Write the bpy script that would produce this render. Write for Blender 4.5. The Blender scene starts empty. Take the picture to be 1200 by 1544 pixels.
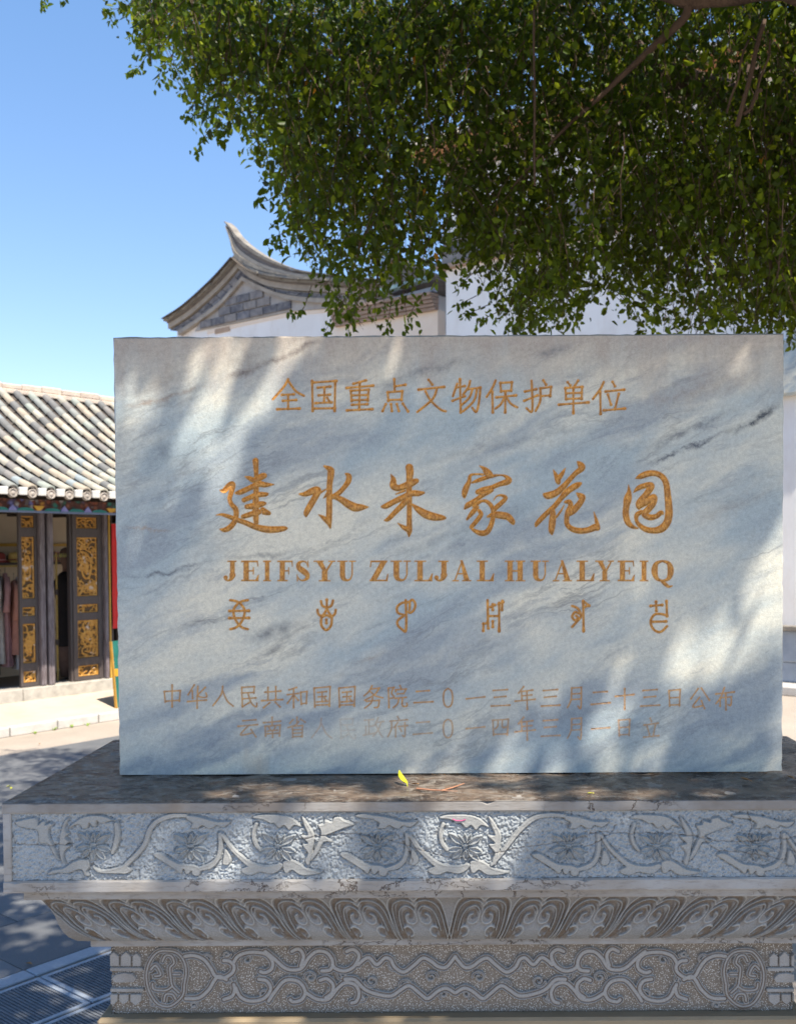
import bpy, bmesh, math, random
import numpy as np
from mathutils import Vector, Matrix
random.seed(7); rng = np.random.default_rng(11)
scene = bpy.context.scene
C = scene.collection

# ------------------------------------------------------------------ camera, sky, sun, exposure
EYE = np.array([0.0, 0.0, 2.0]); FPX = 1500.0; PCX, PCY = 673.0855, 870.75
YAW, PITCH, ROLL = 0.001753, 0.027147, -0.005672
def _rot():
    a = math.pi / 2 - PITCH
    return (Matrix.Rotation(YAW, 3, 'Z') @ Matrix.Rotation(a, 3, 'X') @ Matrix.Rotation(ROLL, 3, 'Z'))
RM = _rot(); RN = np.array(RM)
cam_data = bpy.data.cameras.new('camera'); cam = bpy.data.objects.new('camera', cam_data); C.objects.link(cam)
cam.matrix_world = Matrix.Translation(Vector(EYE)) @ RM.to_4x4()
cam_data.sensor_fit = 'VERTICAL'; cam_data.sensor_height = 36.0; cam_data.lens = FPX * 36.0 / 1544.0
cam_data.shift_x = (600 - PCX) / 1544.0; cam_data.shift_y = (PCY - 772) / 1544.0
cam_data.clip_start = 0.05; cam_data.clip_end = 2000
cam_data.dof.use_dof = True; cam_data.dof.focus_distance = 2.35; cam_data.dof.aperture_fstop = 7.0
scene.camera = cam

SUN_EL, SUN_AZ = math.radians(59), math.radians(139)       # azimuth clockwise from +Y
sun_dir = Vector((math.sin(SUN_AZ) * math.cos(SUN_EL), math.cos(SUN_AZ) * math.cos(SUN_EL), math.sin(SUN_EL)))
world = bpy.data.worlds.new('World'); scene.world = world; world.use_nodes = True
wn = world.node_tree; wn.nodes.clear()
sky = wn.nodes.new('ShaderNodeTexSky'); sky.sky_type = 'NISHITA'; sky.sun_disc = False
sky.sun_elevation = SUN_EL; sky.sun_rotation = SUN_AZ; sky.altitude = 1300; sky.air_density = 1.0
sky.dust_density = 0.5; sky.ozone_density = 2.0
bg = wn.nodes.new('ShaderNodeBackground'); bg.inputs[1].default_value = 0.105
wo = wn.nodes.new('ShaderNodeOutputWorld')
tn = wn.nodes.new('ShaderNodeMix'); tn.data_type = 'RGBA'; tn.blend_type = 'MULTIPLY'; tn.inputs[0].default_value = 1.0; tn.inputs[7].default_value = (0.93, 1.0, 1.04, 1)
tcw = wn.nodes.new('ShaderNodeTexCoord'); sxw = wn.nodes.new('ShaderNodeSeparateXYZ'); crw = wn.nodes.new('ShaderNodeValToRGB')
crw.color_ramp.elements[0].position = 0.0; crw.color_ramp.elements[0].color = (0.97, 0.86, 0.83, 1); crw.color_ramp.elements[1].position = 0.5; crw.color_ramp.elements[1].color = (0.95, 1.11, 1.17, 1)
wn.links.new(tcw.outputs['Generated'], sxw.inputs[0]); wn.links.new(sxw.outputs[2], crw.inputs[0]); wn.links.new(crw.outputs[0], tn.inputs[7])
wn.links.new(sky.outputs[0], tn.inputs[6]); wn.links.new(tn.outputs[2], bg.inputs[0]); wn.links.new(bg.outputs[0], wo.inputs[0])
sd = bpy.data.lights.new('sun', 'SUN'); sd.energy = 3.7; sd.angle = math.radians(0.55); sd.color = (1.0, 0.91, 0.77)
sun = bpy.data.objects.new('sun', sd); C.objects.link(sun)
sun.rotation_euler = sun_dir.to_track_quat('Z', 'Y').to_euler(); sun.location = (4, -4, 12)
scene.view_settings.view_transform = 'Standard'; scene.view_settings.look = 'None'
scene.view_settings.gamma = 1.0; scene.view_settings.use_curve_mapping = False
scene.view_settings.exposure = 1.25

# ------------------------------------------------------------------ helpers
def tag(o, label=None, cat=None, group=None, kind=None):
    if label: o['label'] = label
    if cat: o['category'] = cat
    if group: o['group'] = group
    if kind: o['kind'] = kind
    return o
def empty(name, loc=(0, 0, 0), rz=0.0):
    o = bpy.data.objects.new(name, None); C.objects.link(o); o.location = loc; o.rotation_euler = (0, 0, rz)
    o.empty_display_size = 0.1
    return o
def link(name, me, parent=None, mat=None):
    if mat is not None and not me.materials: me.materials.append(mat)
    o = bpy.data.objects.new(name, me); C.objects.link(o)
    if parent is not None: o.parent = parent
    return o
def npmesh(name, V, F, smooth=False, attrs=None, fattrs=None):
    """V (n,3), F (m,k) equal sized faces"""
    V = np.asarray(V, dtype=np.float32); F = np.asarray(F, dtype=np.int32)
    me = bpy.data.meshes.new(name); n, (m, k) = len(V), F.shape
    me.vertices.add(n); me.vertices.foreach_set('co', V.ravel())
    me.loops.add(m * k); me.loops.foreach_set('vertex_index', F.ravel())
    me.polygons.add(m); me.polygons.foreach_set('loop_start', np.arange(0, m * k, k, dtype=np.int32))
    me.polygons.foreach_set('loop_total', np.full(m, k, dtype=np.int32))
    if smooth: me.polygons.foreach_set('use_smooth', np.ones(m, dtype=bool))
    me.update(calc_edges=True)
    for kx, v in (attrs or {}).items():
        a = me.attributes.new(kx, 'FLOAT', 'POINT'); a.data.foreach_set('value', np.asarray(v, dtype=np.float32).ravel())
    for kx, v in (fattrs or {}).items():
        a = me.attributes.new(kx, 'FLOAT', 'FACE'); a.data.foreach_set('value', np.asarray(v, dtype=np.float32).ravel())
    return me
class MB:
    """collects shapes for one mesh object"""
    def __init__(s): s.v = []; s.f = []; s.sm = False
    def add(s, vs, fs):
        n = len(s.v); s.v += [tuple(v) for v in vs]; s.f += [tuple(i + n for i in f) for f in fs]
    def box(s, x0, x1, y0, y1, z0, z1, j=0.0):
        r = lambda: random.uniform(-j, j)
        vs = [(x + r(), y + r(), z + r()) for z in (z0, z1) for y in (y0, y1) for x in (x0, x1)]
        s.add(vs, [(0, 2, 3, 1), (4, 5, 7, 6), (0, 1, 5, 4), (2, 6, 7, 3), (0, 4, 6, 2), (1, 3, 7, 5)])
    def bbox(s, x0, x1, y0, y1, z0, z1, b=0.004):
        """box with bevelled edges (chamfer)"""
        bm = bmesh.new(); bmesh.ops.create_cube(bm, size=1)
        for v in bm.verts:
            v.co = Vector(((x0 + x1) / 2 + v.co.x * (x1 - x0), (y0 + y1) / 2 + v.co.y * (y1 - y0), (z0 + z1) / 2 + v.co.z * (z1 - z0)))
        bmesh.ops.bevel(bm, geom=bm.edges[:], offset=b, segments=1, affect='EDGES')
        bm.verts.index_update()
        s.add([v.co[:] for v in bm.verts], [[v.index for v in f.verts] for f in bm.faces]); bm.free()
    def prism(s, pts, y0, y1):
        """polygon in x,z extruded from y0 to y1"""
        n = len(pts)
        s.add([(p[0], y0, p[1]) for p in pts] + [(p[0], y1, p[1]) for p in pts],
              [tuple(range(n)), tuple(range(2 * n - 1, n - 1, -1))] + [(i, i + n, (i + 1) % n + n, (i + 1) % n) for i in range(n)])
    def tube(s, pts, rad, n=8, cap=True):
        pts = [Vector(p) for p in pts]; rings = []
        if not hasattr(rad, '__len__'): rad = [rad] * len(pts)
        up = Vector((0.03, 0.02, 1))
        for i, p in enumerate(pts):
            d = (pts[min(i + 1, len(pts) - 1)] - pts[max(i - 1, 0)]).normalized()
            a = d.cross(up)
            if a.length < 1e-3: a = d.cross(Vector((1, 0, 0)))
            a.normalize(); b = d.cross(a)
            rings.append([(p + (a * math.cos(2 * math.pi * k / n) + b * math.sin(2 * math.pi * k / n)) * rad[i])[:] for k in range(n)])
        vs = [v for r in rings for v in r]; fs = []
        for i in range(len(pts) - 1):
            for k in range(n): fs.append((i * n + k, i * n + (k + 1) % n, (i + 1) * n + (k + 1) % n, (i + 1) * n + k))
        if cap: fs.append(tuple(range(n))); fs.append(tuple(len(vs) - 1 - k for k in range(n)))
        s.add(vs, fs)
    def lathe(s, prof, n=16, sx=1.0, sy=1.0, c=(0, 0)):
        vs = [(c[0] + r * sx * math.cos(2 * math.pi * k / n), c[1] + r * sy * math.sin(2 * math.pi * k / n), z) for r, z in prof for k in range(n)]
        fs = [(i * n + k, i * n + (k + 1) % n, (i + 1) * n + (k + 1) % n, (i + 1) * n + k) for i in range(len(prof) - 1) for k in range(n)]
        fs.append(tuple(reversed(range(n)))); fs.append(tuple(len(vs) - n + k for k in range(n)))
        s.add(vs, fs)
    def build(s, name, mat, parent=None, smooth=False):
        me = bpy.data.meshes.new(name); me.from_pydata(s.v, [], s.f); me.update()
        bm = bmesh.new(); bm.from_mesh(me); bmesh.ops.recalc_face_normals(bm, faces=bm.faces); bm.to_mesh(me); bm.free()
        if smooth: me.polygons.foreach_set('use_smooth', [True] * len(me.polygons))
        return link(name, me, parent, mat)
def ray(px, py):
    return RN @ np.array([(px - PCX) / FPX, -(py - PCY) / FPX, -1.0])
def at(px, py, Y):
    d = ray(px, py); return EYE + d * (Y / d[1])
def onplane(px, py, O, n):
    d = ray(px, py); O = np.array(O, float); n = np.array(n, float)
    return EYE + d * (np.dot(O - EYE, n) / np.dot(d, n))
def toimg(P):
    v = (np.asarray(P) - EYE) @ RN
    return PCX + FPX * v[..., 0] / -v[..., 2], PCY - FPX * v[..., 1] / -v[..., 2]
def catmull(pts, n=6, closed=False):
    P = np.array(pts, float); m = len(P); out = []
    if m < 3 and not closed: return P
    rngi = range(m if closed else m - 1)
    for i in rngi:
        if closed: p0, p1, p2, p3 = P[(i - 1) % m], P[i], P[(i + 1) % m], P[(i + 2) % m]
        else: p0, p1, p2, p3 = P[max(i - 1, 0)], P[i], P[i + 1], P[min(i + 2, m - 1)]
        for k in range(n):
            t = k / n
            out.append(0.5 * ((2 * p1) + (-p0 + p2) * t + (2 * p0 - 5 * p1 + 4 * p2 - p3) * t * t + (-p0 + 3 * p1 - 3 * p2 + p3) * t ** 3))
    if not closed: out.append(P[-1])
    return np.array(out)
def vnoise(nx, ny, fx, fy, seed=0):
    """value noise on a grid, nx*ny samples, fx*fy cells"""
    r = np.random.default_rng(seed); g = r.random((int(fx) + 3, int(fy) + 3))
    x = np.linspace(0, fx, nx, endpoint=False); y = np.linspace(0, fy, ny, endpoint=False)
    xi = x.astype(int); yi = y.astype(int); xf = x - xi; yf = y - yi
    xf = xf * xf * (3 - 2 * xf); yf = yf * yf * (3 - 2 * yf)
    a = g[np.ix_(xi, yi)]; b = g[np.ix_(xi + 1, yi)]; c = g[np.ix_(xi, yi + 1)]; d = g[np.ix_(xi + 1, yi + 1)]
    return (a * (1 - xf)[:, None] + b * xf[:, None]) * (1 - yf)[None] + (c * (1 - xf)[:, None] + d * xf[:, None]) * yf[None] - 0.5
# ---- raster field: signed distance-like fields of strokes and polygons on an (x,z) grid
class Field:
    def __init__(s, x0, x1, z0, z1, cell):
        s.nx = int(round((x1 - x0) / cell)) + 1; s.nz = int(round((z1 - z0) / cell)) + 1
        s.X = np.linspace(x0, x1, s.nx); s.Z = np.linspace(z0, z1, s.nz); s.cell = cell; s.pad = cell * 6
        s.F = np.full((s.nx, s.nz), -1.0)
    def sub(s, xa, xb, za, zb, pad=None):
        p = s.pad if pad is None else pad
        i0, i1 = np.searchsorted(s.X, (xa - p, xb + p)); j0, j1 = np.searchsorted(s.Z, (za - p, zb + p))
        return slice(i0, i1), slice(j0, j1)
    def seg(s, a, b, F=None):
        F = s.F if F is None else F
        (x0, z0, r0), (x1, z1, r1) = a, b; r = max(r0, r1)
        I, J = s.sub(min(x0, x1) - r, max(x0, x1) + r, min(z0, z1) - r, max(z0, z1) + r)
        x = s.X[I][:, None]; z = s.Z[J][None]
        if x.size == 0 or z.size == 0: return
        dx, dz = x1 - x0, z1 - z0; L = dx * dx + dz * dz + 1e-12
        t = np.clip(((x - x0) * dx + (z - z0) * dz) / L, 0, 1)
        d = (r0 + (r1 - r0) * t) - np.hypot(x - x0 - dx * t, z - z0 - dz * t)
        F[I, J] = np.maximum(F[I, J], d)
    def stroke(s, pts, F=None, n=5, smooth=True, closed=False):
        P = catmull(pts, n, closed) if (smooth and len(pts) > 2) else np.array(pts, float)
        if closed: P = np.vstack([P, P[:1]])
        for a, b in zip(P[:-1], P[1:]): s.seg(a, b, F)
    def poly(s, pts, F=None, smooth=False, n=4):
        P = catmull(pts, n, True) if smooth else np.array(pts, float)
        F = s.F if F is None else F
        I, J = s.sub(P[:, 0].min(), P[:, 0].max(), P[:, 1].min(), P[:, 1].max())
        x = s.X[I][:, None]; z = s.Z[J][None]
        if x.size == 0 or z.size == 0: return
        D = np.full((x.size, z.size), 1e9); ins = np.zeros(D.shape, bool)
        for a, b in zip(P, np.roll(P, -1, axis=0)):
            dx, dz = b - a; t = np.clip(((x - a[0]) * dx + (z - a[1]) * dz) / (dx * dx + dz * dz + 1e-12), 0, 1)
            D = np.minimum(D, np.hypot(x - a[0] - dx * t, z - a[1] - dz * t))
            if abs(dz) > 1e-9: ins ^= ((a[1] > z) != (b[1] > z)) & (x < a[0] + dx * (z - a[1]) / dz)
        F[I, J] = np.maximum(F[I, J], np.where(ins, D, -D))
def sstep(x, a, b):
    t = np.clip((x - a) / (b - a), 0, 1); return t * t * (3 - 2 * t)
def gridfaces(nx, nz):
    i = np.arange(nx - 1)[:, None] * nz + np.arange(nz - 1)[None]
    return np.stack([i, i + nz, i + nz + 1, i + 1], -1).reshape(-1, 4)

# ------------------------------------------------------------------ materials
class N:
    """tiny node-graph helper"""
    def __init__(s, name, rough=0.7, col=(0.5, 0.5, 0.5)):
        s.m = bpy.data.materials.new(name); s.m.use_nodes = True; s.t = s.m.node_tree
        s.b = s.t.nodes['Principled BSDF']; s.b.inputs['Roughness'].default_value = rough
        s.b.inputs['Base Color'].default_value = (*col, 1)
        s.b.inputs['Specular IOR Level'].default_value = 0.35
        s.tc = s.t.nodes.new('ShaderNodeTexCoord')
    def w(s, a, b): s.t.links.new(a, b)
    def put(s, sock, v):
        if hasattr(v, 'is_linked') or hasattr(v, 'links'): s.w(v, sock)
        elif isinstance(v, (tuple, list)): sock.default_value = (*v, 1) if len(v) == 3 and len(sock.default_value) == 4 else tuple(v)
        else: sock.default_value = v
    def mapping(s, scale=(1, 1, 1), rot=(0, 0, 0), src=None, loc=(0, 0, 0)):
        n = s.t.nodes.new('ShaderNodeMapping'); n.inputs['Scale'].default_value = scale; n.inputs['Rotation'].default_value = rot
        n.inputs['Location'].default_value = loc
        s.w(src or s.tc.outputs['Object'], n.inputs[0]); return n.outputs[0]
    def noise(s, scale=5, detail=4, rough=0.55, vec=None, dist=0.0, col=False):
        n = s.t.nodes.new('ShaderNodeTexNoise'); n.inputs['Scale'].default_value = scale; n.inputs['Detail'].default_value = detail
        n.inputs['Roughness'].default_value = rough; n.inputs['Distortion'].default_value = dist
        s.w(vec or s.tc.outputs['Object'], n.inputs['Vector']); return n.outputs['Color' if col else 'Fac']
    def vor(s, scale=5, vec=None, feat='F1', out='Distance', rnd=1.0):
        n = s.t.nodes.new('ShaderNodeTexVoronoi'); n.inputs['Scale'].default_value = scale; n.feature = feat
        n.inputs['Randomness'].default_value = rnd
        s.w(vec or s.tc.outputs['Object'], n.inputs['Vector']); return n.outputs[out]
    def ramp(s, fac, stops, interp='LINEAR'):
        n = s.t.nodes.new('ShaderNodeValToRGB'); n.color_ramp.interpolation = interp; e = n.color_ramp.elements
        while len(e) < len(stops): e.new(0.5)
        for el, (p, c) in zip(e, stops): el.position = p; el.color = (c, c, c, 1) if not hasattr(c, '__len__') else (*c, 1)
        s.w(fac, n.inputs[0]); return n.outputs[0]
    def mix(s, fac, a, b, mode='MIX'):
        n = s.t.nodes.new('ShaderNodeMix'); n.data_type = 'RGBA'; n.blend_type = mode
        s.put(n.inputs[0], fac); s.put(n.inputs[6], a); s.put(n.inputs[7], b); return n.outputs[2]
    def math(s, op, a, b=0.0, c=0.0, clamp=False):
        n = s.t.nodes.new('ShaderNodeMath'); n.operation = op; n.use_clamp = clamp
        for i, v in enumerate((a, b, c)): s.put(n.inputs[i], v)
        return n.outputs[0]
    def attr(s, name, typ='GEOMETRY', out='Fac'):
        n = s.t.nodes.new('ShaderNodeAttribute'); n.attribute_name = name; n.attribute_type = typ; return n.outputs[out]
    def objrand(s):
        return s.t.nodes.new('ShaderNodeObjectInfo').outputs['Random']
    def sep(s, vec=None):
        n = s.t.nodes.new('ShaderNodeSeparateXYZ'); s.w(vec or s.tc.outputs['Object'], n.inputs[0]); return n.outputs
    def col(s, c): s.put(s.b.inputs['Base Color'], c); return s
    def rough(s, r): s.put(s.b.inputs['Roughness'], r); return s
    def bump(s, h, dist=0.002, strength=1.0):
        n = s.t.nodes.new('ShaderNodeBump'); n.inputs['Distance'].default_value = dist; n.inputs['Strength'].default_value = strength
        s.w(h, n.inputs['Height']); s.w(n.outputs[0], s.b.inputs['Normal']); return s
def simple(name, c1, c2, scale=8, rough=0.7, bump=0.0, detail=5, stretch=(1, 1, 1), rnd=0.0):
    m = N(name, rough); v = m.mapping(stretch)
    n1 = m.noise(scale, detail, 0.6, v)
    c = m.mix(m.ramp(n1, [(0.3, 0.0), (0.7, 1.0)]), c1, c2)
    if rnd:
        r = m.objrand(); c = m.mix(1.0, c, m.ramp(r, [(0, 1 - rnd), (1, 1.0)]), 'MULTIPLY')
    m.col(c)
    if bump: m.bump(m.noise(scale * 4, 5, 0.6, v), bump)
    return m.m
# ------------------------------------------------------------------ town grid directions
GA = np.array([0.616, 0.788, 0.0]); GB = np.array([-0.788, 0.616, 0.0])
AZ = math.atan2(GA[1], GA[0])           # local x axis = GA, local y axis = GB
ground_m = N('tan_paving', 0.85)  # mottled tan paving of the whole ground
v = ground_m.mapping((1, 1, 1), (0, 0, -AZ))
n1 = ground_m.noise(1.3, 6, 0.6, v); n2 = ground_m.noise(40, 4, 0.7, v)
gc = ground_m.mix(ground_m.ramp(n1, [(0.35, 0.0), (0.7, 1.0)]), (0.37, 0.315, 0.26), (0.46, 0.395, 0.33))
gc = ground_m.mix(ground_m.ramp(n2, [(0.35, 0.35), (0.65, 0.0)]), gc, (0.24, 0.22, 0.2))
ground_m.col(gc).bump(n2, 0.002)
g = MB(); g.add([(-400, -400, 0), (400, -400, 0), (400, 400, 0), (-400, 400, 0)], [(0, 1, 2, 3)])
ground = tag(g.build('ground', ground_m.m), kind='structure')

# far hills so that the ground does not end in a hard line
hm = simple('hill_green', (0.05, 0.07, 0.04), (0.09, 0.1, 0.07), 0.02, 0.9)
H = []; nh = 90
for k in range(nh + 1):
    a = 2 * math.pi * k / nh; r = 330
    h = 9 + 5 * math.sin(3 * a + 1) + 3 * math.sin(7 * a) + 1.5 * math.sin(13 * a + 2)
    H.append([(r * math.cos(a), r * math.sin(a), -0.5), ((r + 25) * math.cos(a), (r + 25) * math.sin(a), h * .7), ((r + 60) * math.cos(a), (r + 60) * math.sin(a), h)])
hb = MB(); vs = [p for t in H for p in t]
hb.add(vs, [(3 * k + i, 3 * k + 3 + i, 3 * k + 4 + i, 3 * k + 1 + i) for k in range(nh) for i in (0, 1)])
tag(hb.build('hills', hm, smooth=True), kind='structure')

# ---- paving beside the monument: smooth slabs, then ribbed slabs with raised smooth rims
GO = np.array([-1.94, 4.62, 0.0])        # a joint corner; local x along GA, local y along -GB
pav_root = empty('pavement', GO, AZ); tag(pav_root, kind='structure')
slab_m = N('blue_grey_granite', 0.6)
nn = slab_m.noise(150, 3, 0.7); n0 = slab_m.noise(3, 4, 0.6)
cc = slab_m.mix(slab_m.ramp(n0, [(0.3, 0.0), (0.7, 1.0)]), (0.14, 0.15, 0.165), (0.20, 0.205, 0.215))
cc = slab_m.mix(slab_m.ramp(nn, [(0.4, 0.6), (0.6, 0.0)]), cc, (0.12, 0.125, 0.13))
slab_m.col(slab_m.mix(1.0, cc, slab_m.ramp(slab_m.objrand(), [(0, 0.85), (1, 1.1)]), 'MULTIPLY')).bump(nn, 0.001)
rib_m = simple('ribbed_granite', (0.13, 0.14, 0.155), (0.20, 0.215, 0.24), 30, 0.6, 0.0008, rnd=0.15)
rim_m = simple('pale_granite_rim', (0.27, 0.31, 0.37), (0.36, 0.41, 0.47), 60, 0.3, 0.0005)
def ribbed(x0, x1, y0, y1, z=0.012):
    w = 0.022
    s = MB(); s.box(x0, x1, y0, y1, 0.001, z - 0.006)
    n = int((x1 - x0 - 2 * w) / 0.017)
    for k in range(n):
        xa = x0 + w + (x1 - x0 - 2 * w) * k / n
        s.box(xa, xa + 0.009, y0 + w, y1 - w, z - 0.0065, z + random.uniform(-.001, .0005))
    o = s.build('ribbed_slab', rib_m, pav_root)
    r = MB()
    r.box(x0, x1, y0, y0 + w, z - 0.0055, z + 0.001); r.box(x0, x1, y1 - w, y1, z - 0.0055, z + 0.001)
    r.box(x0, x0 + w, y0 + w, y1 - w, z - 0.0055, z + 0.0008); r.box(x1 - w, x1, y0 + w, y1 - w, z - 0.0055, z + 0.0008)
    r.build('slab_rim', rim_m, o)
for row in range(3):
    ya, yb = -0.02 - 0.45 * row, -0.45 - 0.45 * row
    off = [0.0, 0.42, 0.15][row]
    for k in range(-3, 3):
        ribbed(off + 0.9 * k + 0.005, off + 0.9 * k + 0.895, yb, ya)
for k in range(-3, 3):      # smooth border course
    s = MB(); s.bbox(k * 1.2 + 0.004, k * 1.2 + 1.196, 0.012, 0.11, 0.001, 0.013, 0.003); s.build('border_stone', rim_m, pav_root)
for j in range(8):
    for k in range(-4, 8):
        wd = 0.62; off = 0.31 * (j % 2)
        s = MB(); s.bbox(k * 0.9 + off + 0.003, k * 0.9 + off + 0.897, 0.125 + wd * j + 0.003, 0.125 + wd * (j + 1) - 0.003, 0.001, 0.007 + random.uniform(0, .001), 0.002)
        s.build('paving_slab', slab_m.m, pav_root)

# ------------------------------------------------------------------ shop building (left): local x along street, y into the building
SO = np.array([-5.38, 12.0, 0.0])
wood_m = N('dark_weathered_wood', 0.5)
vv = wood_m.mapping((14, 14, 1.2)); nw = wood_m.noise(6, 6, 0.65, vv)
zc = wood_m.sep()[2]
wear = wood_m.math('MULTIPLY', wood_m.ramp(zc, [(0.3 / 2.5 + 0.05, 1.0), (0.42, 0.0)]), wood_m.ramp(nw, [(0.35, 0.0), (0.6, 1.0)]))
wc = wood_m.mix(wood_m.ramp(nw, [(0.3, 0.0), (0.7, 1.0)]), (0.035, 0.026, 0.024), (0.085, 0.062, 0.06))
wood_m.col(wood_m.mix(0.12, wc, (0.3, 0.28, 0.27))).bump(nw, 0.002)
postw_m = N('grey_worn_post_paint', 0.5)
vv = postw_m.mapping((10, 10, 0.8)); nw = postw_m.noise(9, 7, 0.7, vv)
postw_m.col(postw_m.mix(postw_m.ramp(nw, [(0.35, 0.0), (0.62, 1.0)]), (0.075, 0.055, 0.06), (0.24, 0.21, 0.225))).bump(nw, 0.002)
gold_m = N('gilded_carving', 0.42)
dk = gold_m.attr('relief'); ng = gold_m.noise(30, 4, 0.6)
gcx = gold_m.mix(gold_m.ramp(ng, [(0.35, 0.0), (0.65, 1.0)]), (0.44, 0.20, 0.03), (0.60, 0.32, 0.075))
gcx = gold_m.mix(gold_m.ramp(gold_m.noise(14, 3, 0.5), [(0.62, 0.0), (0.68, 0.8)]), gcx, (0.6, 0.5, 0.42))
gold_m.col(gold_m.mix(gold_m.ramp(dk, [(0.25, 0.0), (0.5, 1.0)]), (0.10, 0.055, 0.02), gcx)); gold_m.b.inputs['Metallic'].default_value = 0.15
thresh_m = simple('threshold_stone', (0.33, 0.31, 0.28), (0.5, 0.47, 0.42), 12, 0.8, 0.003)
kerb_m = simple('pale_kerb_stone', (0.45, 0.43, 0.4), (0.58, 0.55, 0.51), 10, 0.8, 0.004, rnd=0.12)
terr_m = simple('terrace_flagstone', (0.48, 0.40, 0.32), (0.57, 0.49, 0.40), 3, 0.85, 0.003)
cream_m = simple('cream_plaster', (0.62, 0.5, 0.36), (0.72, 0.6, 0.45), 2, 0.85, 0.001)
dark_m = simple('dark_timber_ceiling', (0.03, 0.024, 0.02), (0.06, 0.045, 0.035), 6, 0.7)
floor_m = simple('shop_floor_boards', (0.16, 0.13, 0.11), (0.24, 0.2, 0.16), 6, 0.5, 0, 4, (1, 8, 1))

ter = empty('terrace', SO, AZ); tag(ter, kind='structure')
t = MB()
t.add([(-6, -1.12, 0.1), (9, -1.12, 0.1), (9, 0.0, 0.185), (-6, 0.0, 0.185), (-6, -1.12, 0.0), (9, -1.12, 0.0), (9, 0, 0.0), (-6, 0, 0.0)],
      [(0, 1, 2, 3), (0, 4, 5, 1), (1, 5, 6, 2), (0, 3, 7, 4)])
t.build('terrace_top', terr_m, ter)
x = -6.0; kw = [0.52, 0.44, 0.6, 0.5, 0.36, 0.56]
i = 0
while x < 9:
    w = kw[i % 6]; s = MB(); s.bbox(x + 0.006, x + w - 0.006, -1.25, -1.125, 0.0, 0.105 + random.uniform(-.004, .004), 0.008)
    s.build('kerb_stone', kerb_m, ter); x += w; i += 1

shop = empty('shop_house', SO, AZ)
tag(shop, 'old shop house with tiled roof, painted eaves and gilded doors left of the slab', 'building')
S_L, S_R, S_D = -6.0, 6.5, 4.2
m = MB(); x = S_L
while x < S_R:
    m = MB(); m.bbox(x + .003, x + 1.55, -0.06, 0.3, 0.0, 0.335 - 0.0 * x, 0.01); m.build('threshold_stone', thresh_m, shop); x += 1.553
m = MB(); m.box(S_L, S_R, 0.3, S_D, 0.0, 0.3); m.build('shop_floor', floor_m, shop)
m = MB(); m.box(S_L, S_R, 1.55, 1.7, 0.3, 3.3); m.build('back_wall', cream_m, shop)
for xa_ in (S_L - .2, S_R):
    m = MB(); m.box(xa_, xa_ + .2, 0.0, S_D, 0.0, 4.3); m.build('end_wall', cream_m, shop)
m = MB(); m.box(S_L, S_R, 0.2, 2.7, 2.62, 2.68)
for k in range(20): m.box(S_L + 0.3 + k * .6, S_L + 0.42 + k * .6, 0.2, 2.7, 2.5, 2.615)
m.build('ceiling', dark_m, shop)
for xa_ in (1.58, 3.9, 6.1):
    m = MB(); m.box(xa_, xa_ + .35, 0.02, 0.2, 0.33, 2.62); m.build('front_wall', dark_m, shop)

# carved gilded panel
def carved(parent, x0, x1, z0, z1, y, seed):
    cell = 0.0065; nx, nz = int((x1 - x0) / cell) + 1, int((z1 - z0) / cell) + 1
    f = Field(x0, x1, z0, z1, cell); r = random.Random(seed); w, h = x1 - x0, z1 - z0
    lens = max(3, int(w * h / 0.0026))
    for k in range(lens):
        cx, cz = r.uniform(x0, x1), r.uniform(z0, z1); a = r.uniform(0, 6.28); pts = []
        for q in range(6):
            pts.append((cx, cz, 0.0085)); a += r.uniform(0.2, 1.0) * (1 if k % 2 else -1); cx += 0.03 * math.cos(a); cz += 0.03 * math.sin(a)
        f.stroke(pts, n=3)
    if h > 0.3:
        c = ((x0 + x1) / 2, (z0 + z1) / 2)
        f.stroke([(c[0] + w * .24 * math.cos(q * .785), c[1] + h * .2 * math.sin(q * .785), .014) for q in range(8)], closed=True)
        f.poly([(c[0] + w * .13 * math.cos(q), c[1] + h * .1 * math.sin(q)) for q in range(6)], smooth=True)
    ex = np.minimum(f.X - x0, x1 - f.X)[:, None]; ez = np.minimum(f.Z - z0, z1 - f.Z)[None]
    F = np.maximum(f.F, 0.013 - np.minimum(ex, ez)); hgt = sstep(F, -0.004, 0.006)
    XX, ZZ = np.meshgrid(f.X, f.Z, indexing='ij')
    me = npmesh('carved_panel', np.stack([XX, y - 0.016 * hgt, ZZ], -1).reshape(-1, 3), gridfaces(f.nx, f.nz), True, {'relief': hgt})
    return link('carved_panel', me, parent, gold_m.m)
PZ = [(2.31, 2.46), (1.43, 2.20), (1.215, 1.33), (0.63, 1.125), (0.39, 0.535)]
def door_leaf(x0, x1, y, seed, ang=0.0):
    d = empty('door_leaf', (0, 0, 0)); d.parent = shop
    fr = MB(); st = 0.06 if x1 - x0 > 0.3 else 0.036
    fr.bbox(x0, x0 + st, y, y + 0.05, 0.345, 2.49, 0.004); fr.bbox(x1 - st, x1, y, y + 0.05, 0.345, 2.49, 0.004)
    zs = [0.345] + [q for p in reversed(PZ) for q in p] + [2.49]
    for a, b in zip(zs[::2], zs[1::2]): fr.box(x0 + st, x1 - st, y + 0.004, y + 0.046, a, b)
    fr.build('frame', wood_m.m, d)
    for k, (a, b) in enumerate(PZ):
        bo = MB(); bo.box(x0 + st, x1 - st, y + 0.036, y + 0.042, a, b); bo.build('backing', wood_m.m, d)
        carved(d, x0 + st + 0.006, x1 - st - 0.006, a + 0.006, b - 0.006, y + 0.034, seed * 7 + k)
door_leaf(0.235, 0.475, 0.03, 1)
door_leaf(0.955, 1.375, 0.03, 2)
door_leaf(-1.35, -0.93, 0.03, 3)
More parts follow.
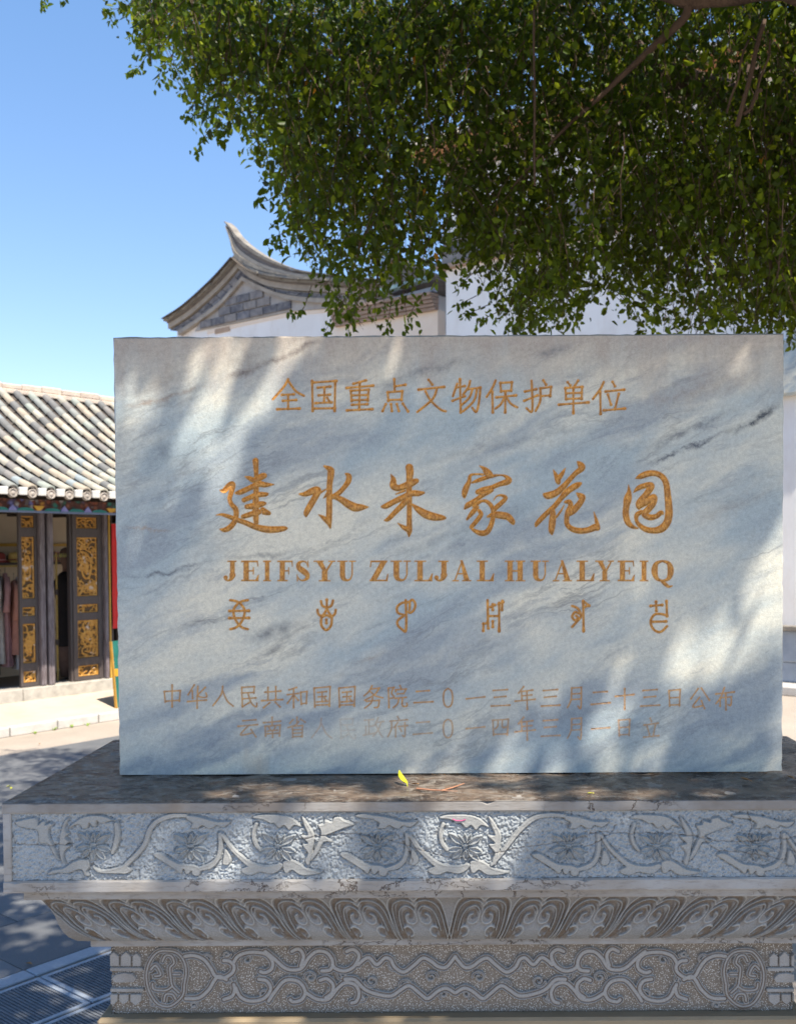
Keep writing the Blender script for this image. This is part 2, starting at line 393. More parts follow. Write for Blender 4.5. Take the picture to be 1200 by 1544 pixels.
for a, b in ((0.478, 0.548), (0.58, 0.66), (1.385, 1.435)):
    p = MB(); p.bbox(a, b, -0.03, 0.06, 0.337, 2.5, 0.012); p.build('post', postw_m.m, shop)
for a, b in ((0.548, 0.58), (0.925, 0.953), (1.437, 1.448), (-.92, -.86), (-2.2, -1.84), (1.50, 1.55)):
    p = MB(); p.box(a, b, 0.05, 0.12, 0.337, 2.5); p.build('jamb', wood_m.m, shop)
yellow_m = simple('yellow_painted_trim', (0.6, 0.34, 0.05), (0.7, 0.42, 0.08), 10, 0.5)
p = MB(); p.box(1.45, 1.468, -0.02, 0.03, 0.337, 2.5); p.build('trim_strip', yellow_m, shop)

# painted eaves boards
paint_m = N('painted_eaves_carving', 0.6)
vq = paint_m.mapping((1, 1, 1)); vc = paint_m.vor(17, vq, 'F1', 'Color'); vd = paint_m.vor(17, vq)
sepc = paint_m.sep(vc)
pc = paint_m.ramp(sepc[0], [(0.0, (0.22, 0.06, 0.03)), (0.35, (0.30, 0.10, 0.05)), (0.52, (0.05, 0.2, 0.14)), (0.64, (0.18, 0.17, 0.36)), (0.76, (0.42, 0.36, 0.32)), (0.9, (0.5, 0.22, 0.03))], 'CONSTANT')
paint_m.col(paint_m.mix(paint_m.ramp(vd, [(0.3, 0.0), (0.55, 0.75)]), pc, (0.06, 0.025, 0.02))).bump(vd, 0.02)
teal_m = simple('teal_paint', (0.02, 0.16, 0.13), (0.04, 0.24, 0.18), 12, 0.55)
mauve_m = simple('mauve_paint', (0.22, 0.2, 0.42), (0.32, 0.3, 0.5), 12, 0.6)
orange_m = simple('orange_paint', (0.65, 0.3, 0.02), (0.75, 0.4, 0.05), 12, 0.5)
bluegrey_m = simple('blue_grey_paint', (0.14, 0.17, 0.24), (0.22, 0.25, 0.33), 12, 0.6)
EU = -1.2
bm_ = MB(); bm_.box(S_L, S_R, EU + 0.16, EU + 0.2, 2.475, 2.60); bm_.build('painted_board', paint_m.m, shop)
bm_ = MB(); bm_.box(S_L, S_R, EU + 0.145, EU + 0.215, 2.452, 2.474); bm_.build('board_edge', bluegrey_m, shop)
xx = -1.6; k = 0
while xx < 2.2:
    w = 0.2 + 0.05 * (k % 2); mm = [teal_m, mauve_m, teal_m, orange_m, teal_m, mauve_m][k % 6]
    if mm in (teal_m,): pts = [(xx + w * (0.5 - 0.5 * math.cos(math.pi * q / 8)), 2.475 + 0.034 * math.sin(math.pi * q / 8)) for q in range(9)]
    elif mm is mauve_m: w *= .4; pts = [(xx, 2.475), (xx + w * .2, 2.51), (xx + w * .5, 2.54), (xx + w * .8, 2.50), (xx + w, 2.475)]
    else: w *= .5; pts = [(xx, 2.53), (xx + w, 2.53), (xx + w * .8, 2.50), (xx + w * .6, 2.478), (xx + w * .3, 2.478)]
    s = MB(); s.prism(pts, EU + 0.135, EU + 0.158); s.build('carved_scallop', mm, shop); xx += w; k += 1
# beam and soffit under the eaves
bm_ = MB(); bm_.box(S_L, S_R, -0.08, 0.1, 2.5, 2.72); bm_.build('lintel_beam', wood_m.m, shop)
raf = MB(); k = S_L
while k < S_R: raf.box(k, k + 0.07, EU + 0.2, 0.0, 2.61, 2.66); k += 0.25
raf.box(S_L, S_R, EU + .05, 0.1, 2.665, 2.68)
raf.build('eaves_soffit', dark_m, shop)

# ---- tiled roof: rows of half-round cover tiles, each tile its own piece near the picture
PITCH_T = 0.2235
def roof_z(u):     # concave slope; u = distance into the house from the eave
    t = u / 3.2; return 2.69 + 1.0 * t + 0.56 * t * t * 1.05
tile_m = N('weathered_clay_tile', 0.75)
rr = tile_m.math('FRACT', tile_m.math('ADD', tile_m.objrand(), tile_m.attr('trand'))); nt = tile_m.noise(18, 4, 0.6)
tcx = tile_m.ramp(rr, [(0.0, (0.17, 0.17, 0.165)), (0.12, (0.27, 0.28, 0.26)), (0.26, (0.40, 0.375, 0.31)), (0.42, (0.32, 0.345, 0.30)), (0.56, (0.45, 0.42, 0.34)), (0.74, (0.41, 0.35, 0.27)), (0.88, (0.23, 0.215, 0.2)), (0.95, (0.28, 0.32, 0.33))], 'CONSTANT')
tcx = tile_m.mix(tile_m.ramp(nt, [(0.35, 0.25), (0.6, 0.0)]), tcx, (0.24, 0.22, 0.2))
tile_m.col(tcx).bump(nt, 0.003)
pan_m = simple('pan_tile_channel', (0.06, 0.05, 0.042), (0.12, 0.10, 0.085), 9, 0.9, 0.004)
ridge_m = simple('cream_ridge_plaster', (0.46, 0.38, 0.32), (0.62, 0.52, 0.42), 6, 0.85, 0.012)
disc_m = simple('eave_disc_clay', (0.36, 0.32, 0.28), (0.5, 0.43, 0.37), 14, 0.8, 0.004, rnd=0.25)
drip_m = simple('pale_drip_tile', (0.62, 0.6, 0.56), (0.74, 0.71, 0.66), 14, 0.8, 0.003)
RN_ = 18
def tile_mesh(r, L, k=8):
    vs = []; 
    for (y, rad) in ((-0.012, r * 1.04), (L, r * 0.9)):
        for q in range(k + 1):
            a = math.pi * q / k; vs.append((rad * math.cos(a), y, rad * math.sin(a) * 0.85))
    for (y, rad) in ((-0.012, r * 0.8),):
        for q in range(k + 1):
            a = math.pi * q / k; vs.append((rad * math.cos(a), y, rad * math.sin(a) * 0.8 * 0.85))
    n = k + 1
    fs = [(q, q + 1, n + q + 1, n + q) for q in range(k)] + [(q, 2 * n + q, 2 * n + q + 1, q + 1) for q in range(k)]
    me = bpy.data.meshes.new('cover_tile'); me.from_pydata(vs, [], fs); me.update()
    me.polygons.foreach_set('use_smooth', [True] * len(me.polygons)); me.materials.append(tile_m.m); return me
tme = tile_mesh(0.059, 3.75 / RN_ , 8)
rows_vis = range(-2, 13)
def tile_mat(s, i):
    u0 = 3.2 * i / RN_; u1 = 3.2 * (i + 1) / RN_; z0, z1 = roof_z(u0), roof_z(u1)
    a = math.atan2(z1 - z0, u1 - u0)
    return Matrix.Translation((s + random.uniform(-.004, .004), EU + u0, z0 + 0.02 + random.uniform(-.003, .003))) @ Matrix.Rotation(a + 0.03, 4, 'X') @ Matrix.Rotation(random.uniform(-.02, .02), 4, 'Z')
stuff_v = []; stuff_f = []; nrow0 = int((S_L) / PITCH_T) + 1; nrow1 = int(S_R / PITCH_T)
tv = np.array([v.co[:] for v in tme.vertices]); tf = np.array([list(p.vertices) for p in tme.polygons])
cnt = 0; SOFF = -0.504
for rI in range(nrow0, nrow1):
    s = SOFF + rI * PITCH_T
    for i in range(RN_):
        M = tile_mat(s, i)
        P_ = M @ Vector((0, 0, 0.06)); Wp = SO + GA * P_.x + GB * P_.y + np.array([0, 0, P_.z]); px, py = toimg(Wp)
        if -12 < px < 200 and cnt < 296:
            o = link('cover_tile', tme, shop); o.matrix_local = M; cnt += 1
        else:
            stuff_f.append(tf + len(stuff_v) * len(tv)); stuff_v.append((np.c_[tv, np.ones(len(tv))] @ np.array(M).T)[:, :3])
me = npmesh('roof_tiles', np.vstack(stuff_v), np.vstack(stuff_f), True, None, {'trand': np.repeat(rng.random(len(stuff_f)), len(tf))})
o = link('roof_tiles', me, shop, tile_m.m); o['kind'] = 'stuff'
# concave pan tiles between rows (stepped)
pan = MB()
for rI in range(nrow0 - 1, nrow1):
    s = SOFF + rI * PITCH_T + PITCH_T / 2
    for i in range(RN_ * 1):
        u0 = 3.2 * i / RN_; u1 = 3.2 * (i + 1.1) / RN_; z0, z1 = roof_z(u0) + .012, roof_z(u1) - .01; w = PITCH_T * .5
        pan.add([(s - w, EU + u0, z0 + .02), (s, EU + u0, z0 - .045), (s + w, EU + u0, z0 + .02), (s - w, EU + u1, z1 + .02), (s, EU + u1, z1 - .045), (s + w, EU + u1, z1 + .02)],
                [(0, 1, 4, 3), (1, 2, 5, 4)])
o = pan.build('pan_tiles', pan_m, shop); o['kind'] = 'stuff'
# deck under the tiles, rear slope, ridge
dk_ = MB(); n = 8
for i in range(n):
    u0, u1 = 3.2 * i / n, 3.2 * (i + 1) / n
    dk_.add([(S_L - .3, EU + u0, roof_z(u0) - .03), (S_R + .3, EU + u0, roof_z(u0) - .03), (S_R + .3, EU + u1, roof_z(u1) - .03), (S_L - .3, EU + u1, roof_z(u1) - .03)], [(0, 1, 2, 3)])
dk_.add([(S_L - .3, EU + 3.2, roof_z(3.2) - .03), (S_R + .3, EU + 3.2, roof_z(3.2) - .03), (S_R + .3, EU + 6.4, 2.69), (S_L - .3, EU + 6.4, 2.69)], [(0, 1, 2, 3)])
dk_.build('roof_deck', pan_m, shop)
rz = roof_z(3.2)
r = MB(); r.bbox(S_L - .3, S_R + .3, EU + 3.13, EU + 3.3, rz - 0.02, rz + 0.045, 0.01); r.build('ridge_course', ridge_m, shop)
k = S_L - .3
rid2 = []
while k < S_R + .3:
    w = random.uniform(.26, .34); r = MB(); r.bbox(k + .003, k + w, EU + 3.15 + random.uniform(-.01, .01), EU + 3.28, rz + 0.047, rz + 0.135 + random.uniform(-.012, .012), 0.015)
    r.build('ridge_tile', ridge_m, shop); k += w
# eave discs and drip tiles
dm = MB(); R_ = 0.05
dm.v = []; prof = [(0.0, 0.02), (R_ * .35, 0.02), (R_ * .5, 0.008), (R_ * .75, 0.008), (R_ * .82, 0.02), (R_, 0.018), (R_ * 1.02, 0.0), (R_, -0.03)]
k_ = 16
vs = [(r_ * math.cos(2 * math.pi * q / k_), -y_, r_ * math.sin(2 * math.pi * q / k_)) for r_, y_ in prof for q in range(k_)]
fs = [(i * k_ + q, i * k_ + (q + 1) % k_, (i + 1) * k_ + (q + 1) % k_, (i + 1) * k_ + q) for i in range(len(prof) - 1) for q in range(k_)]
dm.add(vs, fs); do_ = dm.build('eave_disc', disc_m, shop, True); disc_me = do_.data
dr = MB(); dr.bbox(-0.048, 0.048, -0.012, 0.03, -0.05, 0.035, 0.008); dro = dr.build('drip_tile', drip_m, shop); drip_me = dro.data
first = True
for rI in range(nrow0, nrow1):
    s = SOFF + rI * PITCH_T
    if first: a_, b_ = do_, dro; first = False
    else: a_ = link('eave_disc', disc_me, shop); b_ = link('drip_tile', drip_me, shop)
    a_.location = (s, EU - 0.01, roof_z(0) - 0.035); a_.rotation_euler = (0.1, random.uniform(0, 6), 0)
    b_.location = (s + PITCH_T / 2, EU - 0.03, roof_z(0) - 0.005); b_.rotation_euler = (0.12, 0, 0)

# ---- things in and before the shop
def garment(loc, rz, cols, L, name, label, sleeves=True, w=0.19):
    g_ = empty(name, loc, rz)
    tag(g_, label, 'garment', 'garments hanging on the shop rail')
    b = MB(); nr = 12; k = 28; vs = []
    prof = [(0.02, 0.0), (0.10, -0.02), (0.17, -0.06), (0.17, -0.15)] + [(0.155 + 0.05 * q / 8, -0.15 - (L - 0.15) * q / 8) for q in range(1, 9)]
    for (hw, z) in prof:
        f = min(1, max(0, (-z - .1) / L))
        for q in range(k):
            a = 2 * math.pi * q / k; wob = 1 + 0.16 * f * math.sin(q * 1.8 + hw * 9) + 0.1 * f * math.sin(q * 3.1 + 2)
            vs.append((hw * w / .19 * math.cos(a) * wob, 0.055 * (0.5 + f) * math.sin(a) * wob, z))
    fs = [(i * k + q, i * k + (q + 1) % k, (i + 1) * k + (q + 1) % k, (i + 1) * k + q) for i in range(len(prof) - 1) for q in range(k)]
    b.add(vs, fs); b.build('cloth', cols, g_, True)
    if sleeves:
        for sg in (-1, 1):
            sl = MB(); sl.tube([(sg * .15, 0, -.05), (sg * .19, 0.0, -.2), (sg * .205, 0.01, -.38), (sg * .21, 0.02, -.5)], [.035, .045, .042, .045], 8)
            sl.build('sleeve', cols, g_, True)
    h = MB(); h.tube([(0, 0, .0), (0, 0, .05), (.02, 0, .08), (0, 0, .1)], .004, 5); h.build('hanger_hook', wood_m.m, g_)
    return g_
def cloth(name, c, c2=None): return simple(name, c, c2 or tuple(min(1, q * 1.35) for q in c), 14, 0.9, 0.002)
gcols = [('pale grey dress', (0.4, 0.38, 0.36)), ('terracotta pink tunic', (0.42, 0.2, 0.15)), ('off-white blouse', (0.55, 0.5, 0.47)), ('dusty rose jacket', (0.36, 0.2, 0.2)), ('lavender dress', (0.36, 0.26, 0.4)),
         ('grey brown robe', (0.22, 0.18, 0.17)), ('dark maroon skirt', (0.16, 0.05, 0.05)), ('beige linen dress', (0.45, 0.38, 0.3)), ('navy tunic', (0.05, 0.06, 0.12))]
def W(s, u, z): return SO + GA * s + GB * u + np.array([0, 0, z])
hangx = [0.74, 0.64, 0.55, 0.46, 0.37, 0.28, 0.17, 0.06, -0.08]
place = ['nearest the door leaf in the left opening', 'second from the door leaf in the left opening', 'third from the door leaf in the left opening', 'fourth from the door leaf on the rail', 'fifth from the door leaf on the rail', 'sixth from the door leaf on the rail',
         'seventh from the door leaf on the rail', 'eighth from the door leaf on the rail', 'at the far left end of the rail']
order = [4, 2, 1, 3, 0, 5, 7, 6, 8]
for k, (sx, oi) in enumerate(zip(hangx, order)):
    nm, c = gcols[oi]
    garment(W(sx, 0.75 + .05 * (k % 2), 1.74 - .05 * (k % 3)), AZ + random.uniform(.9, 1.3), cloth(nm.replace(' ', '_').replace('-', '_'), c), random.choice([.95, 1.1, 1.2]), 'hanging_garment', nm + ' hanging ' + place[k])
rail = empty('clothes_rail', W(.1, .78, 0.3), AZ); tag(rail, 'thin metal clothes rail behind the left shop opening', 'clothes rail')
brass_m = simple('brass', (0.45, 0.3, 0.08), (0.6, 0.42, 0.14), 20, 0.35); 
rb = MB(); rb.tube([(-.9, 0, 1.53), (.8, 0, 1.53)], .012, 8); rb.build('bar', brass_m, rail)
for sg in (-.9, .8):
    rb = MB(); rb.tube([(sg, 0, 0.0), (sg, 0, 1.53)], .012, 8); rb.build('leg', brass_m, rail)
# high shelf with hats and flower crowns on the back wall
shelf = empty('wall_shelf', W(0.6, 1.2, 1.87), AZ); tag(shelf, 'dark shelf carrying hats and flower wreaths at the back of the shop', 'shelf')
sb = MB(); sb.box(-1.6, 1.4, -.12, .35, -0.03, 0.0); sb.build('shelf_board', wood_m.m, shelf)
sb = MB(); sb.box(-1.6, 1.4, .30, .345, .22, .26); sb.build('top_rail', yellow_m, shelf)
hatc = [('pink', (.62, .3, .28)), ('straw yellow', (.7, .5, .16)), ('pale cream', (.7, .62, .45)), ('dark red', (.3, .06, .05)), ('olive', (.28, .26, .08))]
hat_desc = []
hat_m = {n: cloth('hat_' + n.replace(' ', '_'), c) for n, c in hatc}
for k in range(12):
    n_, c_ = hatc[(k * 3) % 5]; sx = -1.25 + .21 * k
    h = empty('hat', W(0.6 + sx, 1.22, 1.873), AZ + k)
    b = MB(); b.lathe([(0.002, .14), (.05, .135), (.075, .1), (.08, .03), (.13, .012), (.135, 0.0), (.08, 0.004)][::-1], 14); b.build('hat_body', hat_m[n_], h, True)
    b = MB(); b.tube([(.082 * math.cos(q * .524), .082 * math.sin(q * .524), .035) for q in range(13)], .01, 5, False); b.build('hat_band', hat_m[hatc[(k * 3 + 2) % 5][0]], h, True)
    tag(h, '%s brimmed hat on the back shelf, number %s from its left end' % (n_, ['one', 'two', 'three', 'four', 'five', 'six', 'seven', 'eight', 'nine', 'ten', 'eleven', 'twelve'][k]), 'hat', 'hats along the back shelf')
# mannequin in a dark coat in the narrow opening
coat_m = cloth('black_coat_cloth', (0.02, 0.018, 0.02)); skin_m = simple('mannequin_brown_cloth', (.16, .1, .08), (.22, .14, .11), 9, .8)
mq = empty('clothed_mannequin', W(1.14, 0.5, 0.302), AZ + .3); tag(mq, 'mannequin in a long black coat standing in the narrow shop opening', 'mannequin')
b = MB(); b.lathe([(.12, .28), (.15, .45), (.16, .7), (.14, .95), (.17, 1.2), (.18, 1.32), (.10, 1.42), (.05, 1.45)], 18, 1, .75); b.build('coat', coat_m, mq, True)
b = MB(); b.lathe([(.1, .05), (.13, .2), (.15, .36), (.155, .46)], 16, 1, .75); b.build('skirt_hem', skin_m, mq, True)
b = MB(); b.lathe([(.045, 1.44), (.045, 1.52), (.07, 1.57), (.08, 1.66), (.06, 1.74), (.01, 1.77)], 14); b.build('head', skin_m, mq, True)
b = MB(); b.lathe([(.13, 0), (.13, .015), (.02, .03), (.015, .1)], 14); b.build('base', wood_m.m, mq)
gar = empty('leaf_garland', W(1.03, .38, 1.98), AZ); tag(gar, 'pale yellow leaf garland strung across the narrow opening', 'garland')
b = MB(); b.tube([(-.2, 0, .03), (0, 0, -.01), (.2, 0, .02)], .004, 5); b.build('string', wood_m.m, gar)
garl_m = cloth('garland_leaf_yellow_green', (.5, .48, .2))
for k in range(14):
    b = MB(); w = .028; b.add([(0, 0, 0), (w, .01, -.03), (0, .004, -.075), (-w, .01, -.03)], [(0, 1, 2, 3)]); o = b.build('leaf', garl_m, gar); o.location = (-.2 + .03 * k, random.uniform(-.02, .02), .01); o.rotation_euler = (random.uniform(-.5, .5), random.uniform(-.9, .9), random.uniform(0, 6))
pl = empty('brass_pole', W(.88, .30, .302), AZ); tag(pl, 'tall brass pole standing just inside the narrow opening', 'pole')
b = MB(); b.tube([(0, 0, 0), (0.005, 0, 1.7)], .013, 8); b.build('shaft', brass_m, pl); b = MB(); b.lathe([(.08, 0), (.08, .015), (.02, .03)], 12); b.build('foot', brass_m, pl)
for z in (.5, 1.15):
    b = MB(); b.lathe([(.02, z), (.022, z + .02), (.022, z + .05), (.02, z + .07)], 10); b.build('collar', wood_m.m, pl)
b = MB(); b.tube([(0, 0, 0), (.02, .03, .45), (.03, .05, .62)], .012, 7); stick = b.build('wooden_stick', brass_m); stick.location = W(1.07, .24, .3)
tag(stick, 'short pale stick leaning at the foot of the wide carved door', 'stick')
# red banner and teal notice board
red_m = simple('red_banner_paper', (.55, .02, .02), (.68, .03, .03), 6, .6, .001)
ink_m = simple('black_brush_ink', (.02, .02, .02), (.04, .03, .03), 9, .5)
bn = empty('red_banner', W(1.6, -.03, 0), AZ); tag(bn, 'tall red paper couplet banner on the shop post beside the slab', 'banner')
b = MB()
nseg = 12
b.add([(x_, -.004 * math.sin(q * 1.3) - (0.004 if x_ > .1 else 0), .99 + 1.39 * q / nseg) for q in range(nseg + 1) for x_ in (-.115, .0, .13)], [(3 * q + c_, 3 * q + c_ + 1, 3 * q + c_ + 4, 3 * q + c_ + 3) for q in range(nseg) for c_ in (0, 1)])
b.build('paper', red_m, bn)
b = MB(); b.tube([(-.12, 0, 2.385), (.135, 0, 2.385)], .008, 6); b.build('top_rod', wood_m.m, bn)
nb = empty('notice_board', W(1.045, -1.0, .11), AZ + .2); tag(nb, 'leaning teal notice board with yellow frame half hidden behind the slab', 'sign')
b = MB(); b.add([(-.19, 0, 0), (.42, 0, 0), (.42, .13, .8), (-.134, .13, .8), (-.19, .02, 0), (.42, .02, 0), (.42, .15, .8), (-.134, .15, .8)], [(0, 1, 2, 3), (7, 6, 5, 4), (0, 4, 5, 1), (3, 2, 6, 7), (0, 3, 7, 4), (1, 5, 6, 2)]); b.build('panel', simple('dark_green_board', (0.012, 0.11, 0.09), (0.02, 0.16, 0.13), 12, 0.5), nb)
b = MB(); b.add([(-.203, -.012, 0), (-.186, -.012, 0), (-.13, .118, .8), (-.147, .118, .8), (-.203, .02, 0), (-.186, .02, 0), (-.13, .15, .8), (-.147, .15, .8)], [(0, 1, 2, 3), (7, 6, 5, 4), (0, 4, 5, 1), (3, 2, 6, 7), (0, 3, 7, 4), (1, 5, 6, 2)]); b.build('frame', simple('ochre_board_frame', (0.38, 0.2, 0.03), (0.5, 0.27, 0.05), 12, 0.5), nb)
b = MB(); b.prism([(-.12 + .05 * math.cos(q), .42 + .05 * math.sin(q)) for q in range(6)], .06, .088); b.build('gold_flower', orange_m, nb)
b = MB(); b.box(.0, .3, -.01, .03, .12, .42); o = b.build('pale_notice', simple('pale_notice_paper', (.5, .48, .62), (.6, .58, .7), 7, .6), nb); 
# small weeds along the kerb foot
weed_m = simple('weed_green', (.16, .26, .03), (.26, .34, .05), 9, .7)
for k, sx in enumerate((-.1, .12, .9, 1.02, -.35, .28)):
    w_ = MB()
    for q in range(9):
        a = random.uniform(0, 6.28); l = random.uniform(.02, .05); w_.add([(0, 0, 0), (l * math.cos(a) * .6 - .008, l * math.sin(a) * .6, l * .7), (l * math.cos(a), l * math.sin(a), l * .6), (l * math.cos(a) * .6 + .008, l * math.sin(a) * .6, l * .6)], [(0, 1, 2, 3)])
    o = w_.build('weed', weed_m); o.location = W(sx, -1.27 - .01 * k, 0.0)
    tag(o, 'tiny green weed rooted at the foot of the pale kerb, %s' % ['left of centre', 'at its middle', 'near the notice board', 'closest to the notice board', 'at the picture edge', 'right of centre'][k], 'weed', 'weeds at the kerb foot')
# ------------------------------------------------------------------ gabled house behind the slab
GE = -GB                                       # along the walls to the right / nearer
def loc2(px, py, O):
    P = onplane(px, py, O, GA); return float(np.dot(P - O, GE)), float(P[2])
O2 = np.array([-0.07, 19.5, 0.0]); AZE = math.atan2(GE[1], GE[0])    # local x = GE, local y = GA (into the house)
L2 = lambda pts: [loc2(x, y, O2) for x, y in pts]
white_m = N('whitewashed_wall', 0.85); nz = white_m.noise(1.2, 6, 0.65); ns = white_m.noise(1.5, 7, .68, white_m.mapping((1, 1, .35)))
wc = white_m.mix(white_m.ramp(nz, [(.35, 0.), (.7, 1.)]), (.80, .765, .73), (.88, .85, .82))
white_m.col(white_m.mix(white_m.ramp(ns, [(.5, 0.), (.75, .5)]), wc, (.60, .5, .42)))
pink_m = simple('peach_plaster', (.80, .64, .5), (.86, .74, .62), 1.5, .85)
brick_m = N('grey_brick', .85); rb_ = brick_m.objrand(); nb_ = brick_m.noise(8, 5, .6)
bc = brick_m.ramp(rb_, [(0., (.11, .11, .125)), (.3, (.17, .16, .165)), (.55, (.22, .20, .19)), (.75, (.15, .15, .17)), (.9, (.07, .08, .11))], 'CONSTANT')
brick_m.col(brick_m.mix(brick_m.ramp(nb_, [(.4, .0), (.65, .4)]), bc, (.4, .37, .34))).bump(nb_, .01)
joint_m = simple('grey_mortar', (.34, .31, .29), (.44, .41, .38), 5, .9)
trim_m = simple('beige_verge_trim', (.29, .25, .21), (.42, .37, .31), 4, .8, .01)
lip_m = simple('pale_verge_tile', (.16, .14, .12), (.33, .30, .25), 6, .8, .01)
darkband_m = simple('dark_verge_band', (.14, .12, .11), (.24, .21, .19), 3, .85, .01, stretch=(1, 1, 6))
gab = empty('gable_house', O2 + GA * .27, AZE); tag(gab, 'white walled house with curved grey brick gable and upturned ridge tip behind the slab', 'building')
outer = catmull(L2([(248, 481), (279, 461), (312, 432), (333, 411), (353, 388)]), 4); outer2 = catmull(L2([(353, 388), (371, 403), (396, 414), (433, 420), (467, 422), (500, 424), (533, 427), (575, 429), (640, 432)]), 4)
inner = catmull(L2([(262, 499), (290, 480), (321, 457), (342, 435), (358, 416)]), 4); inner2 = catmull(L2([(358, 416), (383, 429), (417, 442), (458, 448), (508, 450), (554, 452), (620, 455)]), 4)
def vband(name, curve, d0, d1, y0, y1, mat, parent=gab):
    """strip hanging below a curve between drops d0 and d1 (metres), y0 (front) .. y1"""
    m_ = MB(); n = len(curve)
    vs = [(x, y, z - d) for x, z in curve for d in (d0, d1) for y in (y0, y1)]
    m_.add(vs, [f for i in range(n - 1) for f in [(4 * i, 4 * i + 4, 4 * i + 6, 4 * i + 2), (4 * i + 1, 4 * i + 3, 4 * i + 7, 4 * i + 5), (4 * i, 4 * i + 1, 4 * i + 5, 4 * i + 4), (4 * i + 2, 4 * i + 6, 4 * i + 7, 4 * i + 3)]] + [(0, 2, 3, 1), (4 * n - 4, 4 * n - 3, 4 * n - 1, 4 * n - 2)])
    return m_.build(name, mat, parent)
for cv, iv in ((outer, inner), (outer2, inner2)):
    j_ = 0
    while j_ < len(cv) - 1:
        vband('verge_tile', cv[j_:j_ + 2], -0.03 - random.uniform(0, .02), 0.06, -.26 - random.uniform(0, .04), .3, lip_m); j_ += 1
    vband('verge_dark_course', cv, 0.065, 0.09, -.2, .3, darkband_m)  # dark course between the verge tiles and the trim
    vband('verge_trim', cv, 0.095, 0.22, -.16, .0, trim_m)
    vband('inner_trim', iv, -0.02, 0.08, -.14, .0, trim_m)
# band of dark bricks between outer and inner trims: individual courses
def band_bricks(cv, iv):
    n = 14 if cv is outer2 else 9
    for k in range(n):
        f0, f1 = k / n, (k + .94) / n
        def pt(c, f):
            i = f * (len(c) - 1); j = int(min(i, len(c) - 2)); return c[j] * (1 - i + j) + c[j + 1] * (i - j)
        a0, a1, b0, b1 = pt(cv, f0), pt(cv, f1), pt(iv, f0), pt(iv, f1)
        a0 = a0 - [0, .25]; a1 = a1 - [0, .25]; b0 = b0 + [0, .03]; b1 = b1 + [0, .03]
        for r0, r1 in ((0, .48), (.52, 1)):
            q = [a0 * (1 - r1) + b0 * r1, a1 * (1 - r1) + b1 * r1, a1 * (1 - r0) + b1 * r0, a0 * (1 - r0) + b0 * r0]
            m_ = MB(); m_.prism([tuple(p) for p in q], -.09 - random.uniform(0, .02), .0); m_.build('brick', brick_m.m, gab)
band_bricks(outer, inner); band_bricks(outer2, inner2)
# gable wall body
wl = MB(); base = [p for p in outer] + [p for p in outer2[1:]]
pts = [(x, z - .08) for x, z in base]; pts = [(pts[0][0] + .15, 0.0)] + [(max(x, pts[0][0] + .15), z) for x, z in pts] + [(pts[-1][0], 0.0)]
wl.prism(pts, 0.0, 7.5); wl.build('wall', white_m.m, gab)
# brick field with mortar
tri = L2([(283, 497), (290, 484), (321, 461), (342, 440), (358, 421), (383, 434), (417, 447), (458, 453), (508, 456), (508, 460), (430, 466), (350, 483)])
m_ = MB(); m_.prism(tri, -.05, -.0); m_.build('gable_field', joint_m, gab)
def inpoly(x, z, P):
    c = False
    for (xa, za), (xb, zb) in zip(P, P[1:] + P[:1]):
        if (za > z) != (zb > z) and x < xa + (xb - xa) * (z - za) / (zb - za): c = not c
    return c
bw, bh = .46, .2; z = min(p[1] for p in tri); k = 0
while z < max(p[1] for p in tri):
    x = min(p[0] for p in tri) + (k % 2) * bw / 2 - bw
    while x < max(p[0] for p in tri):
        if all(inpoly(x + bw * a, z + bh * b, tri) for a, b in ((.2, .25), (.8, .25), (.2, .75), (.8, .75))):
            m_ = MB(); m_.bbox(x + .012, x + bw - .012, -.085 - random.uniform(0, .02), -.03, z + .012, z + bh - .012, .01); m_.build('brick', brick_m.m, gab)
        x += bw
    z += bh; k += 1
# ridge sweeping up into the horn
top = catmull(L2([(337, 333), (345, 340), (357, 356), (380, 375), (410, 392), (445, 405), (480, 411), (530, 417), (590, 421), (640, 424)]), 4)
bot = catmull(L2([(340, 343), (346, 360), (353, 385), (371, 399), (400, 410), (440, 417), (480, 420), (530, 424), (590, 428), (640, 431)]), 4)
def strip(name, f0, f1, y0, y1, mat):
    n = min(len(top), len(bot)); m_ = MB(); vs = []
    for i in range(n):
        a, b = top[i] * (1 - f0) + bot[i] * f0, top[i] * (1 - f1) + bot[i] * f1
        vs += [(a[0], y0, a[1]), (a[0], y1, a[1]), (b[0], y0, b[1]), (b[0], y1, b[1])]
    m_.add(vs, [f for i in range(n - 1) for f in [(4 * i, 4 * i + 4, 4 * i + 6, 4 * i + 2), (4 * i + 1, 4 * i + 3, 4 * i + 7, 4 * i + 5), (4 * i, 4 * i + 1, 4 * i + 5, 4 * i + 4), (4 * i + 2, 4 * i + 6, 4 * i + 7, 4 * i + 3)]] + [(0, 2, 3, 1), (4 * n - 4, 4 * n - 3, 4 * n - 1, 4 * n - 2)])
    m_.build(name, mat, gab)
strip('ridge_cap', 0, .2, -.26, -.02, lip_m); strip('ridge_band', .22, .5, -.2, -.04, darkband_m); strip('ridge_band', .52, .74, -.23, -.03, trim_m); strip('ridge_foot', .76, .99, -.27, -.02, lip_m)
